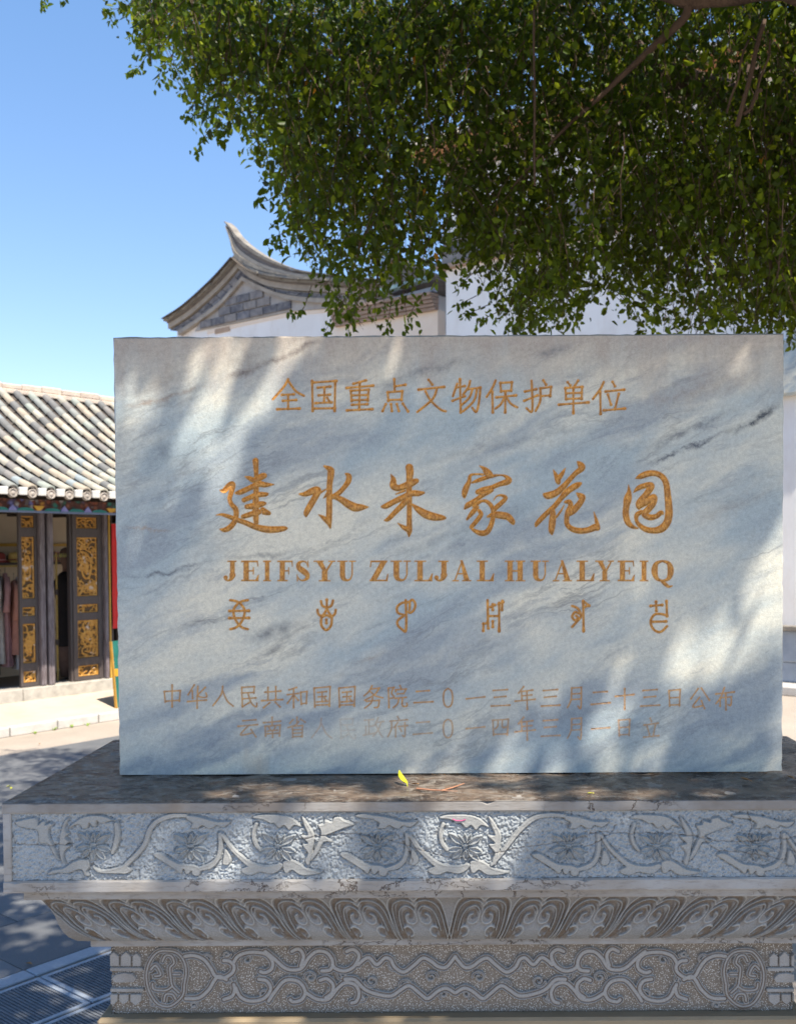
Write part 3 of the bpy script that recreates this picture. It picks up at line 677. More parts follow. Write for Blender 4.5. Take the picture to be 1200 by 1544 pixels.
# roof slopes behind the gable
rf = MB(); cv = list(outer) + list(outer2[1:]); n = len(cv)
rf.add([(x, y, z - .01) for x, z in cv for y in (-.38, 8.0)], [(2 * i, 2 * i + 1, 2 * i + 3, 2 * i + 2) for i in range(n - 1)])
rf.build('roof', pan_m, gab)
ribs = MB()
for yy in np.arange(-.2, 8, .3):
    for c_ in (outer, outer2): ribs.tube([(x, yy, z + .03) for x, z in c_], .07, 6)
o = ribs.build('roof_tile_rows', tile_m.m, gab); o['kind'] = 'stuff'
m_ = MB(); m_.prism(L2([(300, 496), (350, 483.5), (430, 466.5), (508, 460.5), (508, 465), (430, 472), (350, 489), (300, 501)]), -.02, 0); m_.build('peach_border', pink_m, gab)
# small orange brick under the plaster edge
m_ = MB(); m_.prism(L2([(312, 494), (334, 489), (334, 496), (312, 501)]), -.03, 0); m_.build('bare_patch', simple('bare_brown_plaster', (.4, .28, .2), (.5, .36, .26), 5, .9), gab)
# ---- lower wing between the two houses
wing = empty('low_wing', O2, AZE); tag(wing, 'low wing with brown brick coping and green gutter between gable house and tall white house', 'building')
O2w = O2
brown_m = simple('brown_brick_coping', (.3, .21, .16), (.42, .31, .24), 3, .9, .01, stretch=(1, 1, 5))
def slabpoly(name, pts, y0, y1, mat, par=wing):
    m_ = MB(); m_.prism(L2(pts), y0, y1); return m_.build(name, mat, par)
slabpoly('wall', [(512, 850), (512, 487), (560, 484), (672, 470), (672, 850)], -.25, -.02, pink_m)
for k in range(5):
    y0 = 447 + k * 5
    slabpoly('coping_course', [(520, y0 + 25 + .4), (672, y0 + .4), (672, y0 + 4.6), (520, y0 + 29.6)], -.5 + .04 * k, -.22, brown_m)
slabpoly('gutter', [(600, 445), (629, 438), (672, 426), (672, 431), (629, 443), (600, 450)], -.62, -.45, simple('green_gutter', (.2, .3, .3), (.28, .4, .4), 5, .4))
slabpoly('fascia', [(590, 460), (672, 439), (672, 445), (590, 466)], -.42, -.26, simple('blue_grey_fascia', (.25, .28, .34), (.35, .38, .44), 5, .6))
slabpoly('roof', [(596, 392), (672, 421), (672, 426), (600, 448), (585, 420)], -.3, 3.0, darkband_m)
slabpoly('verge_tile', [(594, 385), (616, 393), (672, 418), (672, 423), (614, 399), (592, 391)], -.5, -.1, lip_m)
slabpoly('verge_tile', [(636, 389), (672, 408), (672, 413), (636, 395)], -.2, .3, lip_m)

# ------------------------------------------------------------------ tall white house on the right
O3 = np.array([-0.012, 17.6, 0.0]); L3 = lambda pts: [loc2(x, y, O3) for x, y in pts]
tall = empty('white_house', O3, AZE); tag(tall, 'tall whitewashed house with grey brick band behind the hanging tree foliage', 'building')
zt = loc2(690, 236, O3)[1]
m_ = MB(); m_.box(0, 12, 0, 7, .9, zt); m_.build('wall', white_m.m, tall)
blue_m = simple('blue_grey_base_stone', (.26, .3, .36), (.36, .4, .46), 4, .7, .004)
xb = 0.0
while xb < 12:
    m_ = MB(); m_.bbox(xb + .006, xb + .79, -.06, 0, .42, .86, .015); m_.build('base_stone', blue_m, tall)
    m_ = MB(); m_.bbox(xb + .006, xb + .79, -.14, 0, .86, .93, .01); m_.build('base_coping', lip_m, tall)
    m_ = MB(); m_.bbox(xb + .006, xb + .79, -.45, 0, .0, .13, .015); m_.build('step_stone', kerb_m, tall)
    m_ = MB(); m_.bbox(xb + .006, xb + .79, -.03, 0, .135, .415, .01); m_.build('base_stone', blue_m, tall)
    xb += .8
ba, bb = loc2(680, 400, O3)[1], loc2(680, 352, O3)[1]
m_ = MB(); m_.box(-.03, 12.0, -.03, 0.1, ba, bb); m_.build('band_mortar', joint_m, tall)
z = ba; k = 0
hN = (bb - ba) / 3
for r in range(3):
    x = -.05 - (r % 2) * .25
    while x < 9:
        m_ = MB(); m_.bbox(max(x, -.05) + .01, x + .49, -.06 - random.uniform(0, .02), .0, ba + hN * r + .012, ba + hN * (r + 1) - .012, .01); m_.build('brick', brick_m.m, tall); x += .5
m_ = MB(); m_.box(-.12, 12.0, -.14, .0, ba - .07, ba - .003); m_.build('band_moulding', brown_m, tall)
# eaves
m_ = MB(); m_.box(-.45, 12.0, -.55, 7, zt, zt + .05); m_.build('eaves_soffit', simple('orange_brown_soffit', (.42, .2, .09), (.52, .28, .14), 4, .8), tall)
m_ = MB(); m_.box(-.1, 12.0, -.2, 0, zt - .25, zt - .003); m_.build('cornice', brown_m, tall)
m_ = MB()
m_.add([(-.55, -.65, zt + .052), (12, -.65, zt + .052), (12, 3.5, zt + 1.6), (-.55, 3.5, zt + 1.6), (-.55, 7.6, zt + .052), (12, 7.6, zt + .052)], [(0, 1, 2, 3), (3, 2, 5, 4)]); m_.build('roof', pan_m, tall)
x = -.5
while x < 12:
    m_ = MB(); m_.tube([(x, -.68, zt + .09), (x, 3.5, zt + 1.66)], .075, 8); m_.build('tile_row', tile_m.m, tall); x += .28
# plaque on the wall to the right
# ------------------------------------------------------------------ marble material
def marble_material(name, veins=True, ink=True):
    m = N(name, .42); P = m.tc.outputs['Object']
    sx, sy, sz = m.sep()
    dist = m.noise(3.0, 5, .6, col=True)
    wv = m.t.nodes.new('ShaderNodeVectorMath'); wv.operation = 'MULTIPLY_ADD'; m.w(dist, wv.inputs[0]); wv.inputs[1].default_value = (.13, .13, .13); m.w(P, wv.inputs[2])
    rt = m.mapping((1, 1, 1), (0, math.radians(24), 0), wv.outputs[0]); rt0 = m.mapping((1, 1, 1), (0, math.radians(27), 0))
    rot = m.mapping((1.4, 1.6, 6.0), (0, 0, 0), rt)
    big = m.noise(1.7, 5, .55, rot); big2 = m.noise(2.0, 5, .6, m.mapping((.9, 1, 2.2), (0, 0, 0), rt0, (3, 1, 2)))
    c = m.mix(m.ramp(big2, [(.38, 0.), (.62, 1.)]), (.375, .435, .45), (.71, .665, .54))
    c = m.mix(m.ramp(big, [(.36, .8), (.5, 0.)]), c, (.29, .33, .36))
    for sc_, off, kw, st in ((1.1, 0, 55, .55), (2.3, 5, 40, .4)):
        ln = m.noise(sc_, 7, .62, m.mapping((.9, 1.2, 5.0), (0, 0, 0), rt, (off, 2, off)), .4)
        line = m.math('SUBTRACT', 1.0, m.math('MULTIPLY', m.math('ABSOLUTE', m.math('SUBTRACT', ln, .5)), kw), clamp=True)
        msk = m.ramp(m.noise(2.6, 3, .5, m.mapping((1, 1, 1), (0, 0, 0), None, (off + 9, 1, 3))), [(.5, 0.), (.66, st)])
        c = m.mix(m.math('MULTIPLY', line, msk), c, (.16, .165, .17))
    fine = m.noise(4.2, 8, .72, rot)
    c = m.mix(m.ramp(fine, [(.30, .55), (.43, 0.)]), c, (.20, .22, .25))
    # stain of weathered brown near the top edge
    if veins:
        up = m.math('MULTIPLY_ADD', m.noise(7, 5, .6, m.mapping((3.2, 1, .8))), .22, sz)
        st = m.ramp(m.math('SUBTRACT', up, 2.0), [(.46, 0.), (.62, .85)])
        c = m.mix(st, c, (.40, .335, .28))
        rust = m.noise(5, 4, .6, m.mapping((1, 1, .5), (0, 0, 0), None, (5, 2, 7)))
        c = m.mix(m.ramp(rust, [(.64, 0.), (.76, .5)]), c, (.56, .40, .25))
        wob = m.noise(9, 6, .7, m.mapping((1, 1, 1), (0, 0, 0), None, (1.3, 0, 4)))
        brk = m.noise(26, 5, .7)
        for (x0, y0), (x1, y1), wd, strg, col in VEINS:
            a = at(x0, y0, 2.39); b = at(x1, y1, 2.39); dx, dz = b[0] - a[0], b[2] - a[2]; L = math.hypot(dx, dz); dx /= L; dz /= L
            rx = m.math('SUBTRACT', sx, a[0]); rz = m.math('SUBTRACT', sz, a[2])
            t = m.math('ADD', m.math('MULTIPLY', rx, dx), m.math('MULTIPLY', rz, dz))
            s = m.math('SUBTRACT', m.math('MULTIPLY', rz, dx), m.math('MULTIPLY', rx, dz))
            s = m.math('ADD', s, m.math('MULTIPLY_ADD', wob, .07, -.035))
            k = m.math('SUBTRACT', 1.0, m.math('DIVIDE', m.math('ABSOLUTE', s), wd * 1.6 / 1000), clamp=True)
            e = m.math('MULTIPLY', m.math('MULTIPLY', t, 14, clamp=True), m.math('MULTIPLY', m.math('SUBTRACT', L, t), 14, clamp=True), clamp=True)
            k = m.math('MULTIPLY', m.math('MULTIPLY', k, e), m.ramp(brk, [(.33, .15), (.6, 1.)]))
            c = m.mix(m.math('MULTIPLY', k, strg, clamp=True), c, col)
    gr = m.noise(420, 2, .8); gr2 = m.noise(95, 3, .75)
    c = m.mix(1.0, c, m.ramp(gr, [(.3, .87), (.7, 1.10)]), 'MULTIPLY')
    c = m.mix(1.0, c, m.ramp(gr2, [(.3, .86), (.7, 1.1)]), 'MULTIPLY')
    bh = m.math('ADD', m.math('MULTIPLY', gr, .3), m.math('MULTIPLY', gr2, .8))
    if ink:
        a = m.attr('ink'); hn = m.noise(170, 4, .7, m.mapping((1, 1, .6), (0, .6, 0))); hn2 = m.noise(60, 4, .7)
        g = m.mix(m.ramp(hn, [(.36, 0.), (.64, 1.)]), (.42, .165, .025), (.80, .40, .09))
        g = m.mix(m.ramp(hn2, [(.4, .35), (.6, 0.)]), g, (.22, .1, .04))
        c = m.mix(m.math('MULTIPLY', a, 1.0, clamp=True), c, g)
        bh = m.math('ADD', bh, m.math('MULTIPLY', m.math('MULTIPLY', a, hn), 3.0))
        m.rough(m.mix(a, (.5, .5, .5), (.36, .36, .36)))
    m.col(c).bump(bh, .0012, .8)
    return m.m
DG = (.10, .11, .13); BG = (.30, .25, .21)
VEINS = [((273, 914), (290, 897), 2.2, 1.4, (.05, .05, .05)), ((293, 905), (304, 917), 2, .6, (.2, .13, .1)), ((650, 565), (672, 548), 4, .5, DG), ((955, 706), (1100, 652), 5, 1.3, DG), ((1090, 660), (1182, 603), 9, 1.6, (.08, .09, .10)), ((960, 685), (1115, 612), 7, .7, DG), ((172, 618), (330, 575), 6, .9, BG), ((320, 580), (505, 508), 7, 1.1, (.2, .17, .15)),
         ((335, 556), (395, 530), 22, .9, (.12, .11, .11)), ((420, 528), (460, 508), 16, .8, (.14, .13, .12)), ((560, 590), (720, 538), 10, .55, DG), ((800, 545), (865, 515), 9, 1.0, DG), ((176, 873), (330, 846), 5, .9, DG), ((330, 846), (470, 828), 5, .5, DG),
         ((178, 797), (272, 798), 4, 1.0, BG), ((250, 955), (370, 925), 6, .5, DG), ((360, 960), (470, 935), 16, .75, DG), ((385, 1000), (445, 950), 9, .9, (.13, .13, .13)), ((520, 1008), (600, 985), 5, .6, BG),
         ((225, 720), (262, 640), 18, .6, DG), ((560, 845), (820, 760), 10, .3, DG), ((960, 610), (1160, 560), 26, .5, BG), ((620, 700), (900, 640), 8, .28, DG), ((700, 1110), (930, 1060), 10, .35, DG), ((1030, 790), (1170, 740), 14, .35, BG), ((200, 600), (300, 545), 20, .4, BG)]
marble_m = marble_material('carved_marble')
marble2_m = marble_material('plain_marble', False, False)

# ------------------------------------------------------------------ lettering (strokes traced in picture pixels, then laid on the slab plane)
YS = 2.39; PXM = YS / FPX
def sp(px, py): p = at(px, py, YS); return p[0], p[2]
GL = []        # (row, name, [('s',[(x,z,r)...]) | ('p',[(x,z)...])], strength)
def parse(txt): return [[tuple(map(float, p.split(','))) for p in st.split()] for st in txt.strip().split(';') if st.strip()]
def zh(row, txt, sc, ox, oy, r, dx=0, dy=0, strg=1.0):
    prims = []
    for st in parse(txt):
        pts = [(*sp(ox + (x + dx) / sc, oy + (y + dy) / sc), r * PXM) for x, y in st]
        if len(pts) == 2:      # a touch of brush at both ends
            (xa, za, _), (xb, zb, _) = pts; pts = [(xa, za, r * PXM * 1.25), (xa * .8 + xb * .2, za * .8 + zb * .2, r * PXM * .9), (xa * .2 + xb * .8, za * .2 + zb * .8, r * PXM * .9), (xb, zb, r * PXM * 1.3)]
            prims.append(('l', pts))
        else: prims.append(('s', pts))
    GL.append((row, 'engraved_character', prims, strg))
A1 = (4.286, 400, 560, 1.75); A2 = (4.286, 670, 560, 1.75)
zh(1, '148,50 120,100 50,180;148,60 195,125 250,158;108,152 185,148;115,190 200,185;78,245 222,240;148,152 148,242', *A1)
zh(1, '303,62 307,255;303,72 460,62;452,62 448,255;307,240 450,238;340,105 420,98;345,155 418,150;325,205 428,200;383,105 380,200;400,170 412,190', *A1)
zh(1, '570,80 650,58;525,107 697,92;610,70 607,248;552,125 558,190;552,125 668,118;668,118 662,188;557,155 662,152;558,186 662,184;560,216 660,212;528,252 692,244', *A1)
zh(1, '833,50 836,130;836,97 905,86;790,135 795,190;790,135 885,128;885,128 880,185;795,185 880,182;778,212 758,256;812,212 818,255;850,212 862,255;888,208 922,258', *A1)
zh(1, '1055,55 1078,85;990,118 1155,100;1108,112 1080,180 982,262;1035,130 1070,190 1130,245 1165,258', *A1)
zh(1, '100,50 105,265;75,105 130,95;52,190 130,160;82,80 68,120 55,160;165,62 155,100 120,150;150,115 232,105;232,105 222,200 205,262 180,235;180,115 160,170 105,222;210,112 190,190 120,258', *A2)
zh(1, '330,58 310,105 272,165;308,130 312,265;360,75 365,130;360,75 435,70;435,70 430,125;365,128 430,124;335,168 462,155;393,135 392,265;388,165 365,210 330,240;398,165 430,210 470,232', *A2)
zh(1, '520,130 592,115;562,60 568,200 562,262 530,238;515,190 600,155;638,58 655,85;618,110 688,100;688,100 682,160;620,160 682,155;618,110 618,190 588,255', *A2)
zh(1, '795,70 812,90;862,60 842,92;780,108 785,180;780,108 890,100;888,100 885,178;785,142 885,138;785,178 885,174;738,215 930,200;832,105 832,270', *A2)
zh(1, '1028,68 1005,115 958,178;1005,130 1008,275;1085,68 1100,95;1040,130 1160,118;1055,150 1075,215;1125,145 1100,245;1028,252 1165,240', *A2)
# big brush characters: x,y,radius at 10x zoom
def big(ox, txt):
    prims = []
    for st in parse(txt): prims.append(('s', [(*sp(ox + x / 10, 680 + y / 10), r / 10 * PXM * 1.0) for x, y, r in st]))
    GL.append((2, 'engraved_character', prims, 1.0))
big(320, '655,150,46 665,350,33 665,500,38 660,700,45 655,900,50 665,1080,36;495,385,6 560,410,32 640,440,42 740,390,50 785,372,42;360,635,20 430,620,40 560,560,40 700,500,45 800,510,40 930,505,8;480,740,36 560,705,38 680,660,42 800,655,34 838,645,15;525,840,38 620,830,48 740,800,44 798,790,22;760,880,35 860,940,28 780,930,34;470,990,36 560,960,40 700,920,44;120,590,8 180,600,36 260,520,44 310,510,44 290,620,38 265,720,34 290,800,34 350,870,40 365,950,40 340,1060,40 270,1150,42 190,1190,36 120,1180,10;60,965,5 150,960,22 250,990,32 380,1040,36 500,1080,40 640,1140,44 800,1180,52 950,1185,50 1080,1170,38 1122,1165,18')
big(440, '490,230,16 580,280,46 590,340,52 570,500,43 565,700,45 565,900,45 560,1050,44 580,1160,14;405,960,6 480,1010,32 560,1080,42;120,650,16 200,650,38 330,600,56 390,600,56 350,700,48 280,820,48 220,930,42 215,985,15;430,630,18 520,575,9;480,710,8 540,650,32;815,345,16 860,380,40 850,460,42 780,560,36 700,640,38 620,690,38;620,680,32 740,730,46 850,800,60 950,850,64 1050,850,46 1155,845,8')
big(565, '520,250,58 530,330,56 520,450,47 515,600,46 520,750,42 520,900,38 520,1100,40 520,1200,42 515,1290,10;240,350,5 280,430,38 280,520,55 350,560,48 450,530,50 560,480,54 630,450,36;320,650,10 450,600,18;110,840,20 170,830,42 300,760,42 430,700,46 560,640,46 660,640,42 740,630,17;480,740,46 400,830,42 300,930,38 200,1030,32 145,1045,10;560,800,12 640,870,42 760,950,62 880,990,60 1000,1005,43 1055,1010,22;345,1085,5 430,1150,32 510,1190,42')
big(685, '375,220,5 450,270,32 510,340,56 560,380,30;430,355,18 330,350,15 240,370,22 220,460,32 170,570,46 150,650,40 150,700,16;260,480,12 340,450,28 450,410,32 560,380,27 700,365,13 780,390,27 820,440,45 780,470,47 680,500,37 560,550,35 440,580,39 350,620,37;350,610,32 450,640,40 560,590,32;440,650,40 350,720,34 250,790,42 200,820,42 155,870,15;300,830,36 400,760,22 480,760,27 550,820,32 580,900,32 580,1000,35 550,1120,37 490,1220,42 400,1240,42 300,1200,27 235,1150,12;340,850,32 270,930,37 190,1030,17;370,900,27 400,960,34 330,1060,34 260,1140,32;590,740,7 640,680,13 710,670,20 770,710,32 700,790,35 620,860,37 580,920,28;500,990,17 600,960,46 700,970,55 800,990,52 870,1060,42 888,1100,16')
big(795, '390,285,7 430,370,32 460,450,42 470,495,15;570,255,5 530,330,28 480,400,38;750,160,10 800,210,46 820,260,46 720,340,38 620,450,38 520,560,46 430,630,50 330,670,56 280,670,43 250,650,18;800,490,22 740,520,46 640,580,46 560,650,46 500,720,38 400,840,38 300,930,38 200,1030,38 140,1100,32 125,1140,10;380,900,37 380,1000,49 370,1100,52 360,1200,42 370,1260,10;550,820,8 500,910,15 430,1000,17;740,635,10 800,680,46 830,710,44 780,800,46 700,890,50 640,950,32;570,770,22 630,770,38 650,830,38 610,920,42 590,1020,37 600,1110,38 680,1180,42 800,1205,45 920,1190,45 1020,1150,52 1060,1160,36 1040,1060,28 1000,920,6')
big(915, '320,510,5 330,620,32 310,720,60 290,830,48 280,950,48 310,1070,46 380,1140,32 460,1165,12;430,415,7 510,380,42 620,340,46 740,340,42 840,400,44 890,500,46 910,650,50 925,800,54 930,950,58 900,1080,58 820,1170,58 700,1200,46 580,1180,42 480,1110,32 440,1040,28 450,960,36 520,920,32;400,625,8 470,560,36 580,520,42 660,530,54 600,640,48 520,740,54 470,800,42 480,860,27;480,830,46 600,760,54 700,700,52 690,790,50 620,880,50 560,950,46 640,1000,46 740,985,38 810,930,35 840,950,15')
# bold serif capitals
SER = {
 'I': [('p', '22,0 78,0 78,100 22,100'), ('p', '0,0 100,0 100,7 0,7'), ('p', '0,93 100,93 100,100 0,100')],
 'J': [('p', '48,0 86,0 86,72 48,72'), ('p', '26,0 100,0 100,7 26,7'), ('s', '67,70,19 58,86,12 38,96,6 18,93,7 12,82,13')],
 'E': [('p', '13,0 43,0 43,100 13,100'), ('p', '0,0 94,0 94,8 0,8'), ('p', '86,0 94,0 97,28 92,28'), ('p', '40,46 70,46 70,53 40,53'), ('p', '66,32 72,32 72,67 66,67'), ('p', '0,92 98,92 98,100 0,100'), ('p', '100,68 95,68 78,96 96,100')],
 'F': [('p', '15,0 48,0 48,100 15,100'), ('p', '0,0 98,0 98,8 0,8'), ('p', '90,0 98,0 100,30 95,30'), ('p', '46,46 74,46 74,53 46,53'), ('p', '70,32 76,32 76,67 70,67'), ('p', '0,93 66,93 66,100 0,100')],
 'S': [('s', '82,26,2 70,8,4 45,4,5 20,14,10 22,34,15 50,50,17 76,66,15 78,85,10 50,96,5 24,90,4 8,70,2'), ('p', '80,0 87,0 89,33 83,33'), ('p', '6,66 12,66 16,100 8,100')],
 'Y': [('p', '10,0 38,0 63,52 48,60'), ('p', '84,0 92,0 60,58 52,52'), ('p', '38,50 64,50 64,100 38,100'), ('p', '0,0 46,0 46,6 0,6'), ('p', '68,0 100,0 100,6 68,6'), ('p', '24,94 78,94 78,100 24,100')],
 'U': [('p', '14,0 42,0 42,70 14,70'), ('s', '28,68,14 33,86,11 52,95,6 70,89,4 80,68,3'), ('p', '77,0 84,0 84,70 77,70'), ('p', '0,0 56,0 56,6 0,6'), ('p', '64,0 100,0 100,6 64,6')],
 'Z': [('p', '8,0 94,0 94,8 8,8'), ('p', '8,0 14,0 10,32 5,32'), ('p', '62,2 94,2 36,98 4,98'), ('p', '3,92 96,92 96,100 3,100'), ('p', '100,64 95,64 84,100 96,100')],
 'L': [('p', '16,0 46,0 46,100 16,100'), ('p', '0,0 64,0 64,6 0,6'), ('p', '0,93 98,93 98,100 0,100'), ('p', '100,62 95,62 74,98 97,100')],
 'A': [('p', '46,4 52,10 17,96 10,96'), ('p', '42,-2 54,-2 92,97 62,97'), ('p', '28,60 68,60 68,67 28,67'), ('p', '0,94 34,94 34,100 0,100'), ('p', '52,94 100,94 100,100 52,100')],
 'H': [('p', '12,0 38,0 38,100 12,100'), ('p', '62,0 88,0 88,100 62,100'), ('p', '36,46 64,46 64,54 36,54'), ('p', '0,0 46,0 46,6 0,6'), ('p', '54,0 100,0 100,6 54,6'), ('p', '0,94 46,94 46,100 0,100'), ('p', '54,94 100,94 100,100 54,100')],
 'Q': [('s', '50,2,5 24,12,9 14,35,14 14,62,14 25,88,9 50,97,5 76,88,9 86,62,14 86,35,14 76,12,9 50,2,5'), ('s', '42,98,4 60,112,9 78,126,6 94,122,3')]}
lat = [(c, 330 + a / 3.4286, 330 + b / 3.4286) for c, a, b in (('J', 28, 92), ('E', 116, 208), ('I', 230, 270), ('F', 303, 383), ('S', 398, 473), ('Y', 490, 602), ('U', 612, 708), ('Z', 776, 876), ('U', 888, 992), ('L', 1010, 1105), ('J', 1116, 1186))]
lat += [(c, 680 + a / 3.4286, 680 + b / 3.4286) for c, a, b in (('A', 6, 104), ('L', 133, 222), ('H', 278, 382), ('U', 410, 504), ('A', 524, 624), ('L', 648, 740), ('Y', 744, 840), ('E', 860, 948), ('I', 974, 1018), ('Q', 1036, 1148))]
for c, xa, xb in lat:
    prims = []; ya, yb = 845.3 - 0.0 * xa, 876.5; w = xb - xa
    for k, t in SER[c]:
        nums = [tuple(map(float, p.split(','))) for p in t.split()]
        if k == 'p': prims.append(('p', [sp(xa + w * n[0] / 100, ya + (yb - ya) * n[1] / 100) for n in nums]))
        else: prims.append(('s', [(*sp(xa + w * n[0] / 100, ya + (yb - ya) * n[1] / 100), n[2] / 100 * (w + yb - ya) / 2 * PXM) for n in nums]))
    GL.append((3, 'engraved_letter', prims, 1.0))
B1 = (3.4286, 330, 835, 1.9); B2 = (3.4286, 680, 835, 1.9)
zh(4, '60,240 90,246 115,262 133,290 130,325 112,360 88,382 60,390;150,240 120,246 95,262 77,290 80,325 98,360 122,382 150,390;55,296 156,295;55,333 156,332', *B1)
zh(4, '558,238 558,288;528,245 535,268 558,278 582,268 590,242;558,285 545,310 530,322 514,310 510,290;558,285 572,310 586,322 600,310 604,290;530,325 530,370 555,395 580,370 584,325;530,330 555,318 582,330;556,342 556,358', *B1)
zh(4, '965,240 968,310 966,398 945,390 925,370 925,345 960,318;960,318 925,305 922,275 945,255 965,252;968,255 985,250 985,290;985,250 1000,238 1015,260 1008,290 990,305 978,300', *B1)
zh(4, '188,240 190,340 188,360;192,322 245,322;265,245 262,290;248,255 248,400;215,262 215,290;215,350 215,378;190,360 167,362;167,362 166,398;188,355 192,385;205,275 225,265;245,262 268,250', *B2)
zh(4, '682,245 684,400;682,245 712,268;690,275 712,268;625,270 650,280 665,300 670,325 650,350 625,378;662,310 640,302 625,325 640,345 655,332 645,320', *B2)
zh(4, '1030,270 1090,265;1058,248 1060,295;1112,245 1115,322;1115,320 1085,312 1050,315 1030,350 1045,390 1080,405 1115,375;1035,352 1110,350', *B2)
Z5 = (2.727, 240, 1020, 1.15); Z6 = (2.727, 670, 1020, 1.15)
GUO = '637,48 640,125;637,48 703,42;703,42 700,122;640,118 700,116;652,66 688,62;655,84 686,82;648,105 692,102;670,64 670,104;680,90 686,97'
REN = '262,40 255,75 222,120;262,60 280,100 305,122'
MIN = '340,45 392,42;392,42 390,68;340,68 390,66;340,45 343,125;343,125 370,108;343,92 398,88;365,68 380,110 400,125 402,110'
ER = '1058,62 1110,58;1048,108 1125,104'
LING = '1187,50 1172,62 1168,90 1173,116 1187,126 1201,116 1206,88 1201,60 1187,50'
NIAN = '325,42 305,68;315,62 362,56;318,80 358,76;316,62 318,98;290,102 372,94;338,60 340,135'
SAN = '200,58 258,54;205,86 252,82;192,122 268,118'
YUE = '522,48 520,95 505,128;522,48 562,45;562,45 560,128 548,122;522,72 558,70;520,95 558,93'
RI = '922,58 925,122;922,58 968,54;968,54 965,120;925,88 966,86;925,118 965,116'
YI = '90,92 165,84'
for t_, dx in (('22,62 26,105;22,62 88,58;88,58 84,102;26,102 84,98;54,35 54,125', 0), ('145,35 120,75;137,60 138,90;190,45 160,75;160,40 162,80 195,85 193,68;118,103 195,97;157,80 157,130', 0), (REN, 0), (MIN, 0),
               ('448,45 448,98;480,42 480,96;435,65 500,60;422,100 508,95;455,108 430,128;478,106 497,125', 0), ('565,45 535,55;528,75 572,70;553,50 553,128;550,80 528,110;556,80 572,98;582,65 585,115;582,65 608,62;608,62 605,112;585,112 605,110', 0),
               (GUO, 0), (GUO, 102), ('875,38 862,62 842,80;870,52 905,48;905,48 885,75 845,98;865,60 890,80 920,88;852,102 905,98;905,98 900,125 885,128;878,88 870,110 845,130', 0),
               ('942,48 945,128;942,48 965,45;965,45 955,68 966,85 950,90;990,38 994,48;972,62 972,55;972,55 1015,52;1015,52 1010,62;980,72 1005,70;970,90 1015,86;985,90 980,112 962,128;1000,88 1000,120 1018,122 1018,110', 0), (ER, 0), (LING, 0)):
    zh(5, t_, *Z5, dx=dx, strg=.85)
for t_, dx in ((YI, 0), (SAN, 0), (NIAN, 0), (SAN, 206), (YUE, 0), ('612,66 668,62;603,115 680,108', 0), ('702,82 778,74;740,50 740,135', 0), (SAN, 615), (RI, 0), ('1042,50 1012,92;1055,48 1088,98;1048,85 1020,125 1062,120;1055,100 1068,132', 0),
               ('1115,72 1190,64;1150,45 1135,85 1115,112;1132,88 1132,122;1132,88 1178,84;1178,84 1176,118 1165,116;1155,70 1156,138', 0)):
    zh(5, t_, *Z6, dx=dx, strg=.8)
for t_, dx, dy, sg in (('345,182 398,178;325,205 405,198;370,200 335,240 385,232;378,218 398,248', 0, 0, .7), ('430,190 500,184;465,168 465,200;436,205 438,245;436,205 498,200;498,200 495,245;452,210 458,220;478,208 472,220;448,224 486,221;445,236 490,233;467,222 467,250', 0, 0, .7),
                       ('567,168 567,188;550,178 538,192;582,176 600,188;575,185 560,200 530,210;548,205 550,250;548,205 590,202;590,202 588,248;550,220 588,218;550,234 588,232;550,248 588,246', 0, 0, .65), (REN, 405, 132, .35), (MIN, 405, 132, .16),
                       ('845,180 880,177;862,180 862,235;862,206 880,203;850,205 850,238;840,242 885,234;900,170 888,200;892,190 922,185;912,188 900,220 880,245;892,200 905,230 918,248', 0, 0, .35),
                       ('980,165 985,175;950,184 1020,178;955,184 955,215 940,248;980,190 966,210;972,205 972,248;985,206 1020,202;1010,190 1010,245 1000,242;990,215 996,225', 0, 0, .6), ('1058,190 1110,186;1045,238 1122,232', 0, 0, .55), (LING, 0, 126, .65)):
    zh(6, t_, *Z5, dx=dx, dy=dy, strg=sg)
for t_, dx, dy in ((YI, 0, 123), ('198,180 202,242;198,180 262,176;262,176 258,240;202,238 258,236;220,182 218,205 208,215;238,180 238,208 252,208', 0, 0), (NIAN, 0, 126), (SAN, 206, 124), (YUE, 0, 126), ('605,216 678,210', 0, 0), (RI, -207, 122), ('845,172 850,185;820,200 878,192;832,205 842,240;866,200 858,240;818,250 880,243', 0, 0)):
    zh(6, t_, *Z6, dx=dx, dy=dy, strg=.65)

